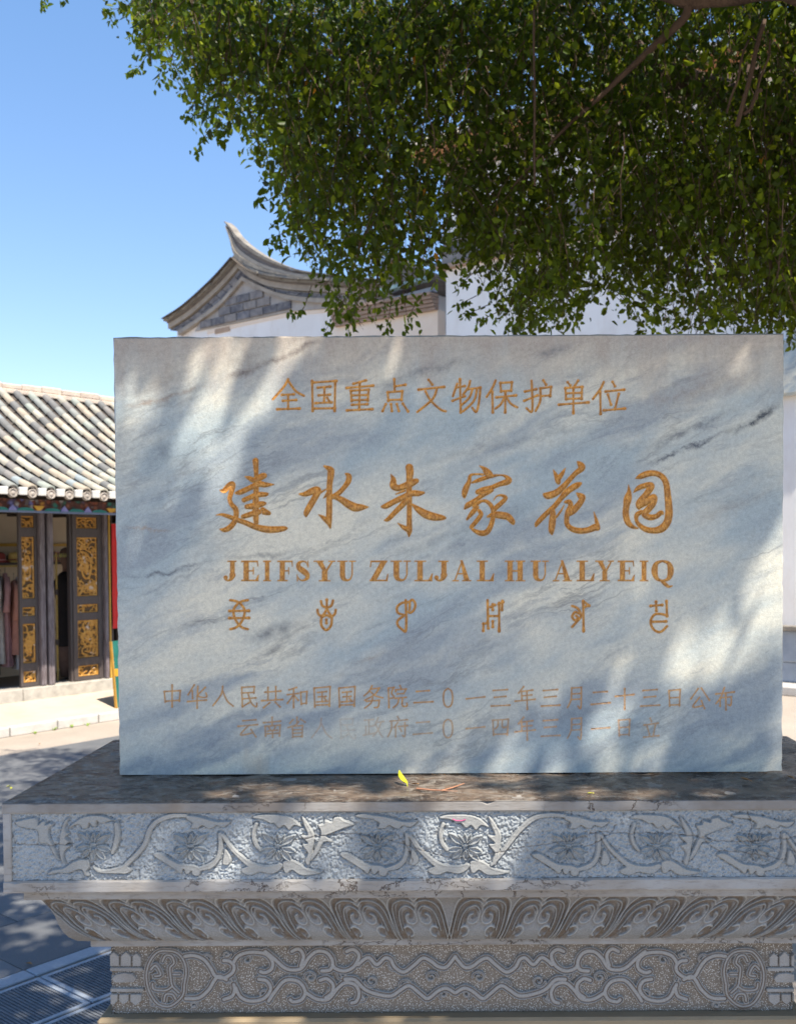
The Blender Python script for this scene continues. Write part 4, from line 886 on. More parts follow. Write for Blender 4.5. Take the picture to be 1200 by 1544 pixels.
# ------------------------------------------------------------------ the inscribed marble slab
SX0, SX1, SZ0, SZ1, YB = -0.797, 0.804, 1.462, 2.514, 2.62
CELL = 0.00155
ROWS = {1: (405, 948, 563, 630), 2: (322, 1022, 690, 812), 3: (334, 1019, 840, 889), 4: (340, 1012, 900, 957), 5: (242, 1112, 1030, 1072), 6: (355, 995, 1078, 1119)}
DEP = {1: (.0032, 2.0), 2: (.0055, 3.0), 3: (.0032, 2.0), 4: (.0032, 2.0), 5: (.002, 1.3), 6: (.0015, 1.3)}
slab_root = None
fv, ff, fi = [], [], []; base_n = 0
chars = []
bounds = []
for row, (xa, xb, ya, yb) in ROWS.items():
    x0, z1 = sp(xa, ya); x1, z0 = sp(xb, yb)
    f = Field(x0, x1, z0, z1, CELL); bounds.append((f.X[0], f.X[-1], f.Z[0], f.Z[-1]))
    dmax, ew = DEP[row]; ew *= PXM
    ink = np.zeros((f.nx, f.nz)); dep = np.zeros_like(ink); owner = np.full((f.nx - 1, f.nz - 1), -1)
    gi = 0; gl_row = [g_ for g_ in GL if g_[0] == row]
    for gi, (_, nm, prims, sg) in enumerate(gl_row):
        F = np.full((f.nx, f.nz), -1.0)
        for k, pts in prims:
            if k == 's': f.stroke(pts, F)
            elif k == 'l': f.stroke(pts, F, smooth=False)
            else: f.poly(pts, F)
        ik = sstep(F, -CELL * .75, CELL * .55); ink = np.maximum(ink, ik * sg)
        d = sstep(F, -CELL * .6, ew) * dmax * (0.6 + .4 * sg); dep = np.maximum(dep, d)
        c4 = np.maximum(np.maximum(F[:-1, :-1], F[1:, :-1]), np.maximum(F[:-1, 1:], F[1:, 1:]))
        owner[(c4 > -CELL * .35) & (owner < 0)] = gi
    dep += (vnoise(f.nx, f.nz, f.nx / 3, f.nz / 3, row) * .0007) * (ink > .3)
    dep[0] = dep[-1] = 0; dep[:, 0] = dep[:, -1] = 0; ink[0] = ink[-1] = 0
    XX, ZZ = np.meshgrid(f.X, f.Z, indexing='ij'); V = np.stack([XX, YS + dep, ZZ], -1).reshape(-1, 3); FF = gridfaces(f.nx, f.nz); ow = owner.reshape(-1)
    for gi, g_ in enumerate(gl_row):
        sel = FF[ow == gi]
        if len(sel) == 0: continue
        u, inv = np.unique(sel, return_inverse=True)
        chars.append((g_[1], V[u], inv.reshape(-1, 4), ink.reshape(-1)[u]))
    sel = FF[ow < 0]; u, inv = np.unique(sel, return_inverse=True)
    fv.append(V[u]); ff.append(inv.reshape(-1, 4) + base_n); fi.append(ink.reshape(-1)[u]); base_n += len(u)
# plain parts of the face around the lettering
bv = .004
def rect(x0, x1, z0, z1):
    global base_n
    fv.append(np.array([(x0, YS, z0), (x1, YS, z0), (x1, YS, z1), (x0, YS, z1)])); ff.append(np.array([[0, 1, 2, 3]]) + base_n); fi.append(np.zeros(4)); base_n += 4
bounds.sort(key=lambda b: -b[3]); zc_ = SZ1 - bv
for (a, b, c_, d_) in bounds:
    rect(SX0 + bv, SX1 - bv, d_, zc_); rect(SX0 + bv, a, c_, d_); rect(b, SX1 - bv, c_, d_); zc_ = c_
rect(SX0 + bv, SX1 - bv, SZ0, zc_)
# sides with slightly worn, wavy arrises
def edge_loop():
    P = []
    for a, b, n in (((SX0, SZ0), (SX0, SZ1), 60), ((SX0, SZ1), (SX1, SZ1), 90), ((SX1, SZ1), (SX1, SZ0), 60)):
        for k in range(n): P.append((a[0] + (b[0] - a[0]) * k / n, a[1] + (b[1] - a[1]) * k / n))
    P.append((SX1, SZ0)); return P
EL = edge_loop(); nE = len(EL); rr_ = random.Random(3)
ring = []
for (x, z) in EL:
    j = rr_.gauss(0, .0007); xi = min(max(x, SX0 + bv), SX1 - bv); zi = min(max(z, SZ0), SZ1 - bv)
    cx = (xi - x); cz = (zi - z); jl = 1 + (.5 if rr_.random() < .06 else 0) + abs(j) * 100
    ring.append([(xi, YS, zi), (x + j, YS + bv * jl, z + (j if z > SZ0 + .01 else 0)), (x + rr_.gauss(0, .0006), YB, z)])
vv_ = np.array(ring).reshape(-1, 3); fq = []
for i in range(nE - 1):
    for k in range(2): fq.append((3 * i + k, 3 * i + k + 1, 3 * i + 3 + k + 1, 3 * i + 3 + k))
fv.append(vv_); ff.append(np.array(fq) + base_n); fi.append(np.zeros(len(vv_))); base_n += len(vv_)
fv.append(np.array([(SX0, YB, SZ0), (SX0, YB, SZ1), (SX1, YB, SZ1), (SX1, YB, SZ0)])); ff.append(np.array([[0, 1, 2, 3]]) + base_n); fi.append(np.zeros(4)); base_n += 4
me = npmesh('marble_slab', np.vstack(fv), np.vstack(ff), False, {'ink': np.concatenate(fi)})
slab = link('marble_slab', me, None, marble_m)
tag(slab, 'large pale marble slab with gilded engraved inscription standing on the carved plinth', 'monument')
for nm, V, F4, ik in chars:
    link(nm, npmesh(nm, V, F4, True, {'ink': ik}), slab, marble_m)

# marble plaque on the white house, half hidden behind the slab
qx0, qz1 = loc2(1100, 512, O3); qx1, _ = loc2(1290, 512, O3); qz0 = loc2(1195, 597, O3)[1]; _, qz1 = loc2(1195, 512, O3)
m_ = MB(); m_.bbox(qx0, qx1, -.16, -.01, qz0, qz1, .03); pq = m_.build('marble_plaque', marble2_m); pq.location = O3; pq.rotation_euler = (0, 0, AZE)
tag(pq, 'pale veined marble plaque on the white wall, showing past the right edge of the slab', 'plaque')
# ------------------------------------------------------------------ carved plinth
D0 = 2.14; PX0, PX1 = -0.969, 0.976; BK = 2.868
def stone(name, base=(.40, .40, .40), raised=(.33, .30, .27), dirt_shade_col=(.13, .085, .05), speck=0.0, rough=.72):
    m = N(name, rough); n1 = m.noise(2.2, 5, .6); n2 = m.noise(55, 4, .7); n3 = m.noise(260, 2, .8)
    ra = m.attr('raised'); di = m.attr('dirt_shade')
    c = m.mix(m.ramp(n1, [(.35, 0.), (.65, 1.)]), base, tuple(q * .78 for q in base))
    c = m.mix(m.math('MULTIPLY', ra, .85, clamp=True), c, raised)
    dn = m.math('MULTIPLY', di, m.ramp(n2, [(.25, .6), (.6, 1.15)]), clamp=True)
    c = m.mix(dn, c, dirt_shade_col)
    if speck:
        vd = m.vor(250, None, 'F1'); c = m.mix(m.math('MULTIPLY', m.ramp(vd, [(.22, speck), (.40, 0.)]), m.math('SUBTRACT', 1.0, ra, clamp=True)), c, (.58, .56, .52))
    c = m.mix(1.0, c, m.ramp(n3, [(.3, .82), (.7, 1.15)]), 'MULTIPLY')
    cr = m.vor(5.5, m.mapping((1, 1, 2.4), (0, .3, 0), m.noise(3, 6, .7, col=True)), 'DISTANCE_TO_EDGE')
    m.col(c).bump(m.math('ADD', m.math('MULTIPLY', n2, .6), m.math('MULTIPLY', n3, .5)), .0016, .8)
    return m.m
frieze_m = stone('carved_limestone', (.35, .38, .40), (.32, .315, .295), (.14, .11, .09))
petal_m = stone('carved_petal_limestone', (.29, .295, .295), (.43, .43, .41), (.15, .115, .085))
waist_m = stone('stippled_limestone', (.23, .19, .15), (.35, .335, .315), (.13, .09, .06), .85)
top_m = N('weathered_plinth_top', .62); wv_ = top_m.mapping((2.6, 4.5, 5)); t1 = top_m.noise(4, 7, .7, wv_, .6); t2 = top_m.noise(22, 6, .7, top_m.mapping((1.7, 3, 3)), .4); t3 = top_m.noise(150, 3, .7)
tcc = top_m.mix(top_m.ramp(t1, [(.36, 0.), (.62, 1.)]), (.055, .037, .027), (.26, .185, .13)); tcc = top_m.mix(top_m.ramp(t2, [(.50, 0.), (.60, .8)]), tcc, (.36, .32, .275)); tcc = top_m.mix(top_m.ramp(t2, [(.30, .7), (.42, 0.)]), tcc, (.045, .04, .038))
top_m.col(tcc).rough(top_m.ramp(t1, [(.3, .12), (.7, .42)])); top_m.bump(top_m.math('ADD', top_m.math('MULTIPLY', t1, 1.6), top_m.math('MULTIPLY', t2, 1.0)), .02, .9)
edge_m = N('cracked_edge_stone', .7); e1 = edge_m.noise(9, 5, .6); e2 = edge_m.noise(70, 4, .7, edge_m.mapping((.35, 1, 1.6), (0, .5, 0)))
dv = edge_m.t.nodes.new('ShaderNodeVectorMath'); dv.operation = 'MULTIPLY_ADD'; edge_m.w(edge_m.noise(11, 6, .75, col=True), dv.inputs[0]); dv.inputs[1].default_value = (.12,) * 3; edge_m.w(edge_m.tc.outputs['Object'], dv.inputs[2])
cr = edge_m.vor(9, edge_m.mapping((1, 1, 3), (0, .2, 0), dv.outputs[0]), 'DISTANCE_TO_EDGE'); msk = edge_m.ramp(edge_m.noise(2.0, 3, .5, edge_m.mapping((1, 1, 1), (0, 0, 0), None, (4, 4, 4))), [(.5, 0.), (.56, 1.)])
ec = edge_m.mix(edge_m.ramp(e1, [(.35, 0.), (.65, 1.)]), (.37, .36, .35), (.30, .275, .25)); ec = edge_m.mix(edge_m.ramp(e2, [(.3, .6), (.5, 0.)]), ec, (.2, .18, .16))
crk = edge_m.math('MULTIPLY', edge_m.ramp(cr, [(.004, 1.), (.02, 0.)]), msk); ec = edge_m.mix(edge_m.math('MULTIPLY', crk, .85), ec, (.10, .06, .04))
edge_m.col(ec).bump(edge_m.math('SUBTRACT', edge_m.math('MULTIPLY', e2, .5), crk), .003, .9)

upper_m = edge_m.m.copy(); upper_m.name = 'darker_edge_stone'  # darker brown-grey copy of the edge stone for the upper border
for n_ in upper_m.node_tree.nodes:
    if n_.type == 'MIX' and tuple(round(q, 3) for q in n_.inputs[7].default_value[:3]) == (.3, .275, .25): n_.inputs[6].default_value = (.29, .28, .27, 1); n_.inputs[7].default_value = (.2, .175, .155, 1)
pl_ = empty('carved_plinth', (0, D0 + .36, 0)); pl_o = np.array([0, D0 + .36, 0.0])
tag(pl_, 'grey carved stone plinth with lotus frieze and scroll bands under the marble slab', 'plinth')
def part(mb, name, mat, smooth=False):
    o = mb.build(name, mat, pl_, smooth); o.matrix_parent_inverse = Matrix.Translation(-Vector(pl_o)); return o
def partme(me, name, mat):
    o = link(name, me, pl_, mat); o.matrix_parent_inverse = Matrix.Translation(-Vector(pl_o)); return o
def zy(py, Y): return float(at(600, py, Y)[2])
zT = 1.4602; zP1 = zy(1224.5, D0); zP0 = zy(1326, D0); zC0 = zy(1344.5, D0)
# cap: top with worn texture (fine grid, gentle waves), body, raised borders
nx, ny = 160, 60
X = np.linspace(PX0, PX1, nx); Y = np.linspace(D0, BK, ny)
hz = vnoise(nx, ny, 30, 11, 5) * .006 + vnoise(nx, ny, 75, 28, 6) * .0045
edg = np.minimum(np.minimum(X - PX0, PX1 - X)[:, None], np.minimum(Y - D0, BK - Y)[None]); hz = hz * sstep(edg, 0, .03) - .003 * (1 - sstep(edg, -.001, .012))
XX, YY = np.meshgrid(X, Y, indexing='ij')
partme(npmesh('top_face', np.stack([XX, YY, zT + hz], -1).reshape(-1, 3), gridfaces(nx, ny), True), 'top_face', top_m.m)
c = MB(); c.box(PX0 + .002, PX1 - .002, D0 + .014, BK - .002, zC0, zT - .0035); part(c, 'cap_block', edge_m.m)
def chip_strip(name, x0, x1, z0, z1, y0, y1, mat, n=240, chip=.0022, chiptop=True):
    """long border bar with irregular chipped arrises"""
    xs = np.linspace(x0, x1, n); r = np.random.default_rng(int(abs(z0) * 1e4)); w = np.convolve(r.normal(0, 1, n + 8), np.ones(3) / 3, 'same')[4:-4]
    big_ = np.convolve((r.random(n) < .03) * r.random(n), [.4, 1, .6], 'same')
    t = chip * (.4 * np.abs(w) + 3.2 * big_) * (1 if chiptop else .5)
    prof = lambda k: [(y1, z0), (y0 + .002, z0), (y0, z0 + .003), (y0, z1 - .003 - t[k]), (y0 + .003 + t[k], z1 - t[k] * .3), (y1, z1)]
    vs = [(xs[k], y, z) for k in range(n) for y, z in prof(k)]; fs = [(6 * k + q, 6 * k + 6 + q, 6 * k + 7 + q, 6 * k + 1 + q) for k in range(n - 1) for q in range(5)]
    m_ = MB(); m_.add(vs, fs + [(0, 1, 2, 3, 4, 5), tuple(6 * n - 1 - q for q in range(6))]); return part(m_, name, mat)
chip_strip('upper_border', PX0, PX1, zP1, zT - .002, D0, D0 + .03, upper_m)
chip_strip('lower_border', PX0, PX1, zC0, zP0, D0, D0 + .03, edge_m.m)
xf = float(at(17, 1270, D0)[0])
c = MB(); c.bbox(PX0 + .0005, xf, D0 + .0005, D0 + .03, zP0 - .001, zP1 + .001, .002); part(c, 'end_border', edge_m.m)
c = MB(); c.bbox(-xf + .007, PX1 - .0005, D0 + .0005, D0 + .03, zP0 - .001, zP1 + .001, .002); part(c, 'end_border', edge_m.m)

# ---- lotus frieze relief
def fp(px, py, Y=D0): p = at(px, py, Y); return (float(p[0]), float(p[2]))
CF = .0013
f = Field(xf, -xf + .007, zP0, zP1, CF)
PM = D0 / FPX
Fs = np.full((f.nx, f.nz), -1.); Fp = np.full((f.nx, f.nz), -1.); Fg = np.full((f.nx, f.nz), -1.)
def zpoly(txt, sc, ox, oy, dx=0, mir=None):
    for st in parse(txt):
        P = [(ox + dx + x / sc, oy + y / sc) for x, y in st]; f.poly([fp(*p) for p in P], Fs, True, 3)
def zstroke(txt, sc, ox, oy, dx=0):
    for st in parse(txt): f.stroke([(*fp(ox + dx + x / sc, oy + y / sc), r / sc * PM) for x, y, r in st], Fs)
def petal(px, py, ang, ln, wd, inner=5):
    a = math.radians(ang); n = 14; pts = []
    for k in range(n):
        t = k / n * 2 * math.pi; u = .5 - .5 * math.cos(t); w = math.sin(t) * (.55 + .45 * math.sin(math.pi * min(1, u * 1.05)))
        d = inner + ln * u; pts.append(fp(px + math.cos(a) * d - math.sin(a) * w * wd, py - math.sin(a) * d - math.cos(a) * w * wd))
    f.poly(pts, Fp, True, 2)
    f.stroke([(*fp(px + math.cos(a) * (inner + 2), py - math.sin(a) * (inner + 2)), .8 * PM), (*fp(px + math.cos(a) * (inner + ln * .75), py - math.sin(a) * (inner + ln * .75)), .5 * PM)], Fg, smooth=False)
def flower(px, py, tilt=0):
    for ang, ln, wd in ((90, 17, 3.6), (118, 18, 3.0), (62, 18, 3.0), (142, 27, 5), (38, 27, 5), (193, 24, 4.6), (-13, 24, 4.6), (228, 19, 0.1), (-88, 17, 4.6), (-48, 25, 5.4), (226, 22, 4.4)):
        if wd > 1: petal(px, py, ang + tilt + random.uniform(-4, 4), ln * random.uniform(.92, 1.05), wd)
    f.stroke([(*fp(px - 3, py - 2), 2 * PM), (*fp(px + 3, py - 2), 2 * PM)], Fp, smooth=False)
zpoly('100,185 150,170 240,155 262,180 262,205 290,180 310,180 315,205 345,190 368,205 340,225 335,270 365,340 400,420 412,455 385,430 350,370 330,335 275,330 268,290 255,240 200,232 130,215;480,155 450,215 455,250 478,265 450,290 480,320 455,345 490,348 445,390 440,440 455,475 425,455 412,400 410,320 425,240 445,180;470,235 510,190 590,145 700,140 780,165 845,190 780,175 700,195 670,175 665,215 640,215 620,190 605,225 570,230 555,205 520,205;325,555 360,520 440,505 500,465 560,445 610,455 620,500 600,530 620,560 590,560 570,520 530,520 480,540 400,540;640,490 700,520 780,510 850,490 885,465 890,500 915,520 880,545 820,545 760,545 690,540 655,520', 4.615, 0, 1200)
zstroke('808,200,17 815,270,18 800,350,18 780,400,12;875,485,16 960,400,17 1010,330,17 1040,240,17 1100,175,17 1200,142,17 1290,140,14', 4.615, 0, 1200)
flower(140, 1276)
U_P = '270,100 340,108 420,130 490,130 455,160 420,150 400,165 375,165 350,150 325,165 290,165 300,140 270,120;100,300 140,290 190,320 240,345 300,350 340,370 330,405 300,400 295,380 280,395 265,395 255,370 240,395 215,375 160,340;465,270 495,320 480,350 450,345 455,310;545,375 600,350 640,370 740,345 745,370 700,395 640,385 600,400 560,395;600,115 640,98 740,98 800,115 850,160 810,150 785,175 760,150 735,165 710,140 690,140 650,120;850,105 885,150 910,200 905,260 885,350 865,330 880,290 850,250 880,240 845,205 880,200 860,150;755,335 800,325 840,345 880,370 955,385 900,400 840,400 800,375 780,390 760,385'
U_Y = '1115,145 1060,125 1040,110 1010,115 1000,135 965,125 960,145 930,150 945,180 940,215 900,300 895,330 930,290 960,235 1005,235 970,205 1000,190 1060,165'
U_S = '437,195,10 440,260,11 425,320,12 390,355,14 340,370,11;450,200,8 490,260,10 540,310,12 600,355,15 680,372,18 740,355,13;620,145,9 605,190,9 615,240,10 640,275,8'
for k, dx in enumerate((0, 282, 571, 851)):
    zpoly(U_P, 3.3333, 200, 1200, dx); zstroke(U_S, 3.3333, 200, 1200, dx)
    if k in (0, 2): zpoly(U_Y, 3.3333, 200, 1200, dx)
    else: zstroke('862,350,8 890,320,10 930,270,11 960,230,12 1010,170,12 1080,115,11 1150,98,11 1230,102,10', 3.3333, 200, 1200, dx)
    if k in (1, 3): zpoly('180,100 230,92 300,105 350,118 270,118 200,112', 3.3333, 200, 1200, dx)
    flower(287 + dx, 1278); flower(419 + dx, 1278)
nzf = vnoise(f.nx, f.nz, f.nx / 3.2, f.nz / 3.2, 21) + .6 * vnoise(f.nx, f.nz, f.nx / 7.0, f.nz / 6.0, 22) + .6 * vnoise(f.nx, f.nz, f.nx / 2.0, f.nz / 2.0, 24)
es = sstep(Fs, -.0012, .0016); ep = sstep(Fp, -.001, .0012)
rim = np.exp(-((Fs - .0018) / .0012) ** 2)
H_ = -.0075 + nzf * .0052
H_ = H_ * (1 - es) + es * (-.0022 + .0009 * rim + vnoise(f.nx, f.nz, f.nx / 9, f.nz / 3, 25) * .0008)
prim_ = np.exp(-((Fp - .0012) / .0011) ** 2)
Hp = -.0062 + .0062 * prim_ + .0006 * sstep(Fp, 0, .006)
H_ = np.where(Fs > Fp, H_, H_ * (1 - ep) + ep * Hp); H_ -= .0015 * sstep(Fg, -.0006, .0006) * ep
groove = np.exp(-((np.maximum(Fs, Fp) + .0016) / .0012) ** 2); H_ -= groove * .003
Fk = np.full((f.nx, f.nz), -1.)
for L_ in ([(440, 1268), (520, 1258), (600, 1272), (655, 1290), (700, 1296), (760, 1284), (850, 1270), (905, 1256), (935, 1257), (1000, 1258), (1045, 1262), (1090, 1270), (1150, 1268), (1215, 1262)], [(598, 1260), (612, 1275), (622, 1300)], [(930, 1245), (915, 1262), (880, 1280)], [(20, 1274), (70, 1276), (110, 1273)], [(1060, 1262), (1080, 1282), (1130, 1288), (1180, 1296)], [(1128, 1225), (1134, 1245), (1128, 1262)]):
    P_ = catmull([fp(*q) for q in L_], 8); P_ = P_ + rng.normal(0, .0011, P_.shape)
    for a_, b_ in zip(P_[:-1], P_[1:]): f.seg((a_[0], a_[1], .0008), (b_[0], b_[1], .0008), Fk)
ck = sstep(Fk, -.0012, .0003); H_ -= ck * .002
raised = np.maximum(es * .95, ep * .55); dirt_shade = np.exp(-((Fs + .0014) / .001) ** 2) * .3 + (1 - es) * (.3 * sstep(-nzf, .42, .62) + .15 * (vnoise(f.nx, f.nz, f.nx / 2.4, f.nz / 2.4, 31) > .3))  # shade painted into pits and around raised shapes, plus random dark specks
XX, ZZ = np.meshgrid(f.X, f.Z, indexing='ij')
partme(npmesh('lotus_frieze', np.stack([XX, D0 - H_, ZZ], -1).reshape(-1, 3), gridfaces(f.nx, f.nz), False, {'raised': raised, 'dirt_shade': np.clip(dirt_shade + ck * .5, 0, 1)}), 'lotus_frieze', frieze_m)

m_ = MB(); m_.tube([(*[float(q) for q in at(x_, y_, D0 + .0005)],) for x_, y_ in ((682, 1235), (688, 1237.5), (696, 1237.5), (702, 1235.5))], .0011, 5); part(m_, 'pink_crayon_mark', simple('pink_crayon', (.5, .06, .2), (.55, .08, .25), 50, .6))
# ---- fillet under the cap
a1 = .030; zF0 = zy(1354.5, D0 + a1)
def frame_block(a, z0, z1, name, mat, b=.002, back=True):
    m_ = MB(); m_.bbox(PX0 + a, PX1 - a, D0 + a, BK - a, z0, z1, b); return part(m_, name, mat)
frame_block(a1, zF0, zC0 - .0005, 'fillet', edge_m.m)
# ---- petal (cyma) band with relief
vprof = [(0, .0535), (.10, .060), (.25, .0705), (.42, .079), (.6, .0845), (.76, .092), (.88, .101), (1, .116)]
va = np.array([p[0] for p in vprof]); vb = np.array([p[1] for p in vprof])
zt_, zb_ = zF0 - .0005, zy(1415.5, D0 + .12)
CP = .0014; W_ = PX1 - PX0; nx = int(W_ / CP); nv = 62
pxs = np.linspace(0, 1, nx)
# local pattern space in picture pixels along the band (at mean depth), v 0..60
u_px = 14 + (1358 - 14) * pxs; vloc = np.linspace(0, 60, nv)
fl = Field(u_px[0], u_px[-1], 0, 60, (u_px[-1] - u_px[0]) / (nx - 1)); fl.Z = vloc; fl.nz = nv; fl.X = u_px; fl.nx = nx; fl.F = np.full((nx, nv), -99.)
Fr = np.full((nx, nv), -99.); Fd = np.full((nx, nv), -99.); fl.pad = 8
centers = [54, 150, 246, 339, 432, 528, 623, 740, 838, 935, 1030, 1128, 1224, 1320]
for c_ in centers:
    dd = c_ - 686; sh = -math.copysign(15 + .058 * max(0, abs(dd) - 50), dd) if abs(dd) > 30 else 0
    def T(u, v, r): return (c_ + u + sh * max(0, v - 12) / 48.0, v, r)
    for sg in (-1, 1):
        Rg = [[(-47, 62), (-47, 22), (-42, 7), (-29, 2), (-12, 2), (0, 8)], [(-41, 62), (-41, 28), (-36, 14), (-23, 8), (-8, 9), (0, 15)], [(-33, 46), (-32, 30), (-26, 19), (-14, 15), (-4, 21), (-3, 32), (-11, 37), (-20, 34), (-20, 27), (-14, 25)]]
        for k, L_ in enumerate(Rg): fl.stroke([T(sg * u, v, .8) for u, v in L_], Fr, 4)
        fl.stroke([T(sg * u, v, 1.1) for u, v in [(-29, 42), (-22, 40), (-15, 44), (-16, 51), (-22, 54)]], Fr, 4)
        fl.stroke([T(sg * u, v, 4.4) for u, v in [(-42, 58), (-41, 26), (-36, 12), (-24, 7), (-9, 9)]], Fd, 4)
        fl.stroke([T(sg * u, v, 3.4) for u, v in [(-33, 56), (-32, 28), (-25, 15), (-15, 13), (-6, 19)]], Fd, 4)
        fl.stroke([T(sg * u, v, 2.2) for u, v in [(-25, 36), (-23, 26), (-13, 22), (-9, 27), (-13, 29)]], Fd, 4)
        fl.stroke([T(sg * u, v, 3.6) for u, v in [(-24, 46), (-19, 50), (-24, 57)]], Fd, 4)
Fy = np.full((nx, nv), -99.)
for c_ in centers:
    dd = c_ - 686; sh = -math.copysign(15 + .058 * max(0, abs(dd) - 50), dd) if abs(dd) > 30 else 0
    fl.poly([(c_ + u + sh * max(0, v - 12) / 48.0, v) for u, v in [(-26, 62), (-27, 52), (-14, 44), (-5, 40), (0, 34), (5, 40), (14, 44), (27, 52), (26, 62)]], Fy)
body = sstep(Fy, -3, 3)
r_ = sstep(Fr, -1.0, .8); d_ = sstep(Fd, -1.4, 1.0) * (1 - r_)
hp = .0036 * r_ - .0045 * d_ + .0022 * body + vnoise(nx, nv, nx / 5, nv / 5, 77) * .0009
vn = np.linspace(0, 1, nv); A_ = np.interp(vn, va, vb)
zz = zt_ + (zb_ - zt_) * vn
XX = (PX0 + A_[None]) + ((PX1 - A_[None]) - (PX0 + A_[None])) * pxs[:, None]
# keep pattern true: vertices follow mitred ends
damp = sstep(np.minimum(pxs, 1 - pxs)[:, None] * W_, 0, .004)
YY = D0 + A_[None] - hp * damp; ZZ = np.repeat(zz[None], nx, 0)
me = npmesh('petal_band', np.stack([XX, YY, ZZ], -1).reshape(-1, 3), gridfaces(nx, nv)[:, ::-1], False, {'raised': r_ * .8, 'dirt_shade': np.clip((1 - body) * .3 + d_ * .5, 0, 1) * (1 - r_ * .9) + .05})
partme(me, 'petal_band', petal_m)
m_ = MB()        # plain returns of the band on the sides and back
for side in ('l', 'r', 'b'):
    vs = []
    for v_, a_ in vprof:
        z_ = zt_ + (zb_ - zt_) * v_
        if side == 'l': vs += [(PX0 + a_, D0 + a_, z_), (PX0 + a_, BK - a_, z_)]
        elif side == 'r': vs += [(PX1 - a_, D0 + a_, z_), (PX1 - a_, BK - a_, z_)]
        else: vs += [(PX0 + a_, BK - a_, z_), (PX1 - a_, BK - a_, z_)]
    m_.add(vs, [(2 * i, 2 * i + 1, 2 * i + 3, 2 * i + 2) for i in range(len(vprof) - 1)])
part(m_, 'band_return', petal_m, True)
zW1 = zy(1425, D0 + .14)
frame_block(.137, zW1, zb_ - .0005, 'fillet', edge_m.m)

# ---- waist with stippled ground and cloud scrolls
DW = D0 + .17; zW0 = zy(1529, DW)
f = Field(PX0 + .17, PX1 - .17, zW0, zW1 - .0005, .0013); WM = DW / FPX
Fs = np.full((f.nx, f.nz), -1.); Fc = np.full((f.nx, f.nz), -1.); Fb = np.full((f.nx, f.nz), -1.)
def wst(txt, sc, ox, r, tgt='rib'):
    for st in parse(txt):
        for mir in (0, 1):
            P = [(ox + x / sc, 1410 + y / sc) for x, y in st]
            if mir: P = [(1372 - x, y) for x, y in P]
            if tgt == 'rib':
                f.stroke([(*fp(x, y, DW), r * WM) for x, y in P], Fs, 4); f.stroke([(*fp(x, y, DW), .7 * WM) for x, y in P], Fc, 4)
            elif tgt == 'poly': f.poly([fp(x, y, DW) for x, y in P], Fb)
            elif tgt == 'bar': f.stroke([(*fp(x, y, DW), r * WM) for x, y in P], Fb, smooth=False)
wst('430,95 500,105 545,150 563,220 552,300 540,370 470,430 400,422 355,370 328,300 325,220 350,150 390,105 430,95;420,160 440,125 475,130 490,170 465,200 470,260 480,310 520,350;350,210 380,185 410,240 375,250;360,295 370,330 440,335 480,310;430,400 440,360 480,360 500,390;485,240 525,240', 4, 140, 5.0)
wst('555,130 610,125 670,150 710,200 740,250 790,260 840,230 852,190 825,160 790,155;560,385 640,380 700,330 730,280 760,250 805,270;850,300 855,330 840,370 790,390;850,165 880,125 950,105 1040,115 1082,160 1078,205 1040,228 1010,222;1000,268 1050,280 1072,330 1030,385 950,400 890,375 862,320', 4, 140, 6.2)
wst('-80,100 -20,150 30,195 80,212 140,200 180,140 230,100 290,108 325,160 312,210 260,218;80,100 120,85 150,125 135,185;410,100 450,88 485,125 455,190 400,218 345,205 325,180;480,180 520,145 550,140 592,180 640,140 675,150 700,195 755,225 820,180 870,140 920,160 960,190 1010,195 1062,135 1064,140', 4, 420, 6.2)
wst('-60,400 -20,340 40,275 120,282 160,340 140,390 90,405 70,392;165,350 230,388 300,388 350,330 400,290 460,302 485,350 470,400 440,412;250,275 290,265 328,300 322,350 285,378;400,268 460,272 520,330 600,360 680,368 740,330 790,308 860,362 900,385 960,340 1010,322 1060,350', 4, 420, 6.2)
def curl(px_, py_, r0, sg, turns=1.3, st=0.0):
    for mir in (0, 1):
        P = []
        for k in range(12):
            t = k / 11; a = st + sg * t * turns * 2 * math.pi; r = r0 * (1 - .72 * t); x_ = px_ + r * math.cos(a); y_ = py_ + r * .9 * math.sin(a)
            if mir: x_ = 1372 - x_
            P.append((*fp(x_, y_, DW), (2.6 - 1.0 * t) * WM))
        f.stroke(P, Fs, 3)
for a_ in ((312, 1447, 9, 1, 3.1), (345, 1478, 10, -1, 0), (372, 1448, 9, 1, 2.5), (398, 1500, 9, -1, 1), (468, 1474, 10, 1, 3), (500, 1498, 9, -1, 0), (516, 1470, 9, 1, 1.5), (560, 1480, 10, -1, 3), (592, 1458, 8, 1, 0), (612, 1486, 10, 1, 3.1), (650, 1474, 10, -1, 0), (668, 1500, 8, 1, 2), (545, 1506, 7, 1, 0), (232, 1512, 7, 1, 0), (292, 1516, 7, -1, 2), (342, 1440, 6, 1, 0)):
    curl(a_[0], a_[1], a_[2], a_[3], 1.3, a_[4])
wst('92,190 92,130 125,103 158,130 158,190;166,190 166,130 198,100 230,130 230,190;238,190 238,130 262,108 290,135 290,190;110,265 140,238 170,232 190,228 210,232 240,235 265,265 250,290 130,290;92,358 150,358 150,402 120,428 90,405;158,358 216,358 216,400 186,424 158,402;224,358 294,358 294,402 258,430 224,402', 4, 140, 0, 'poly')
wst('96,210 292,210;88,335 296,335', 4, 140, 3.0, 'bar')
es = sstep(Fs, -.0008, .0012); cg = np.clip(np.exp(-((Fs - 2.7 * WM) / (.75 * WM)) ** 2) + sstep(Fc, -.0004, .0004) * 0, 0, 1) * es; eb = sstep(Fb, -.0008, .001)
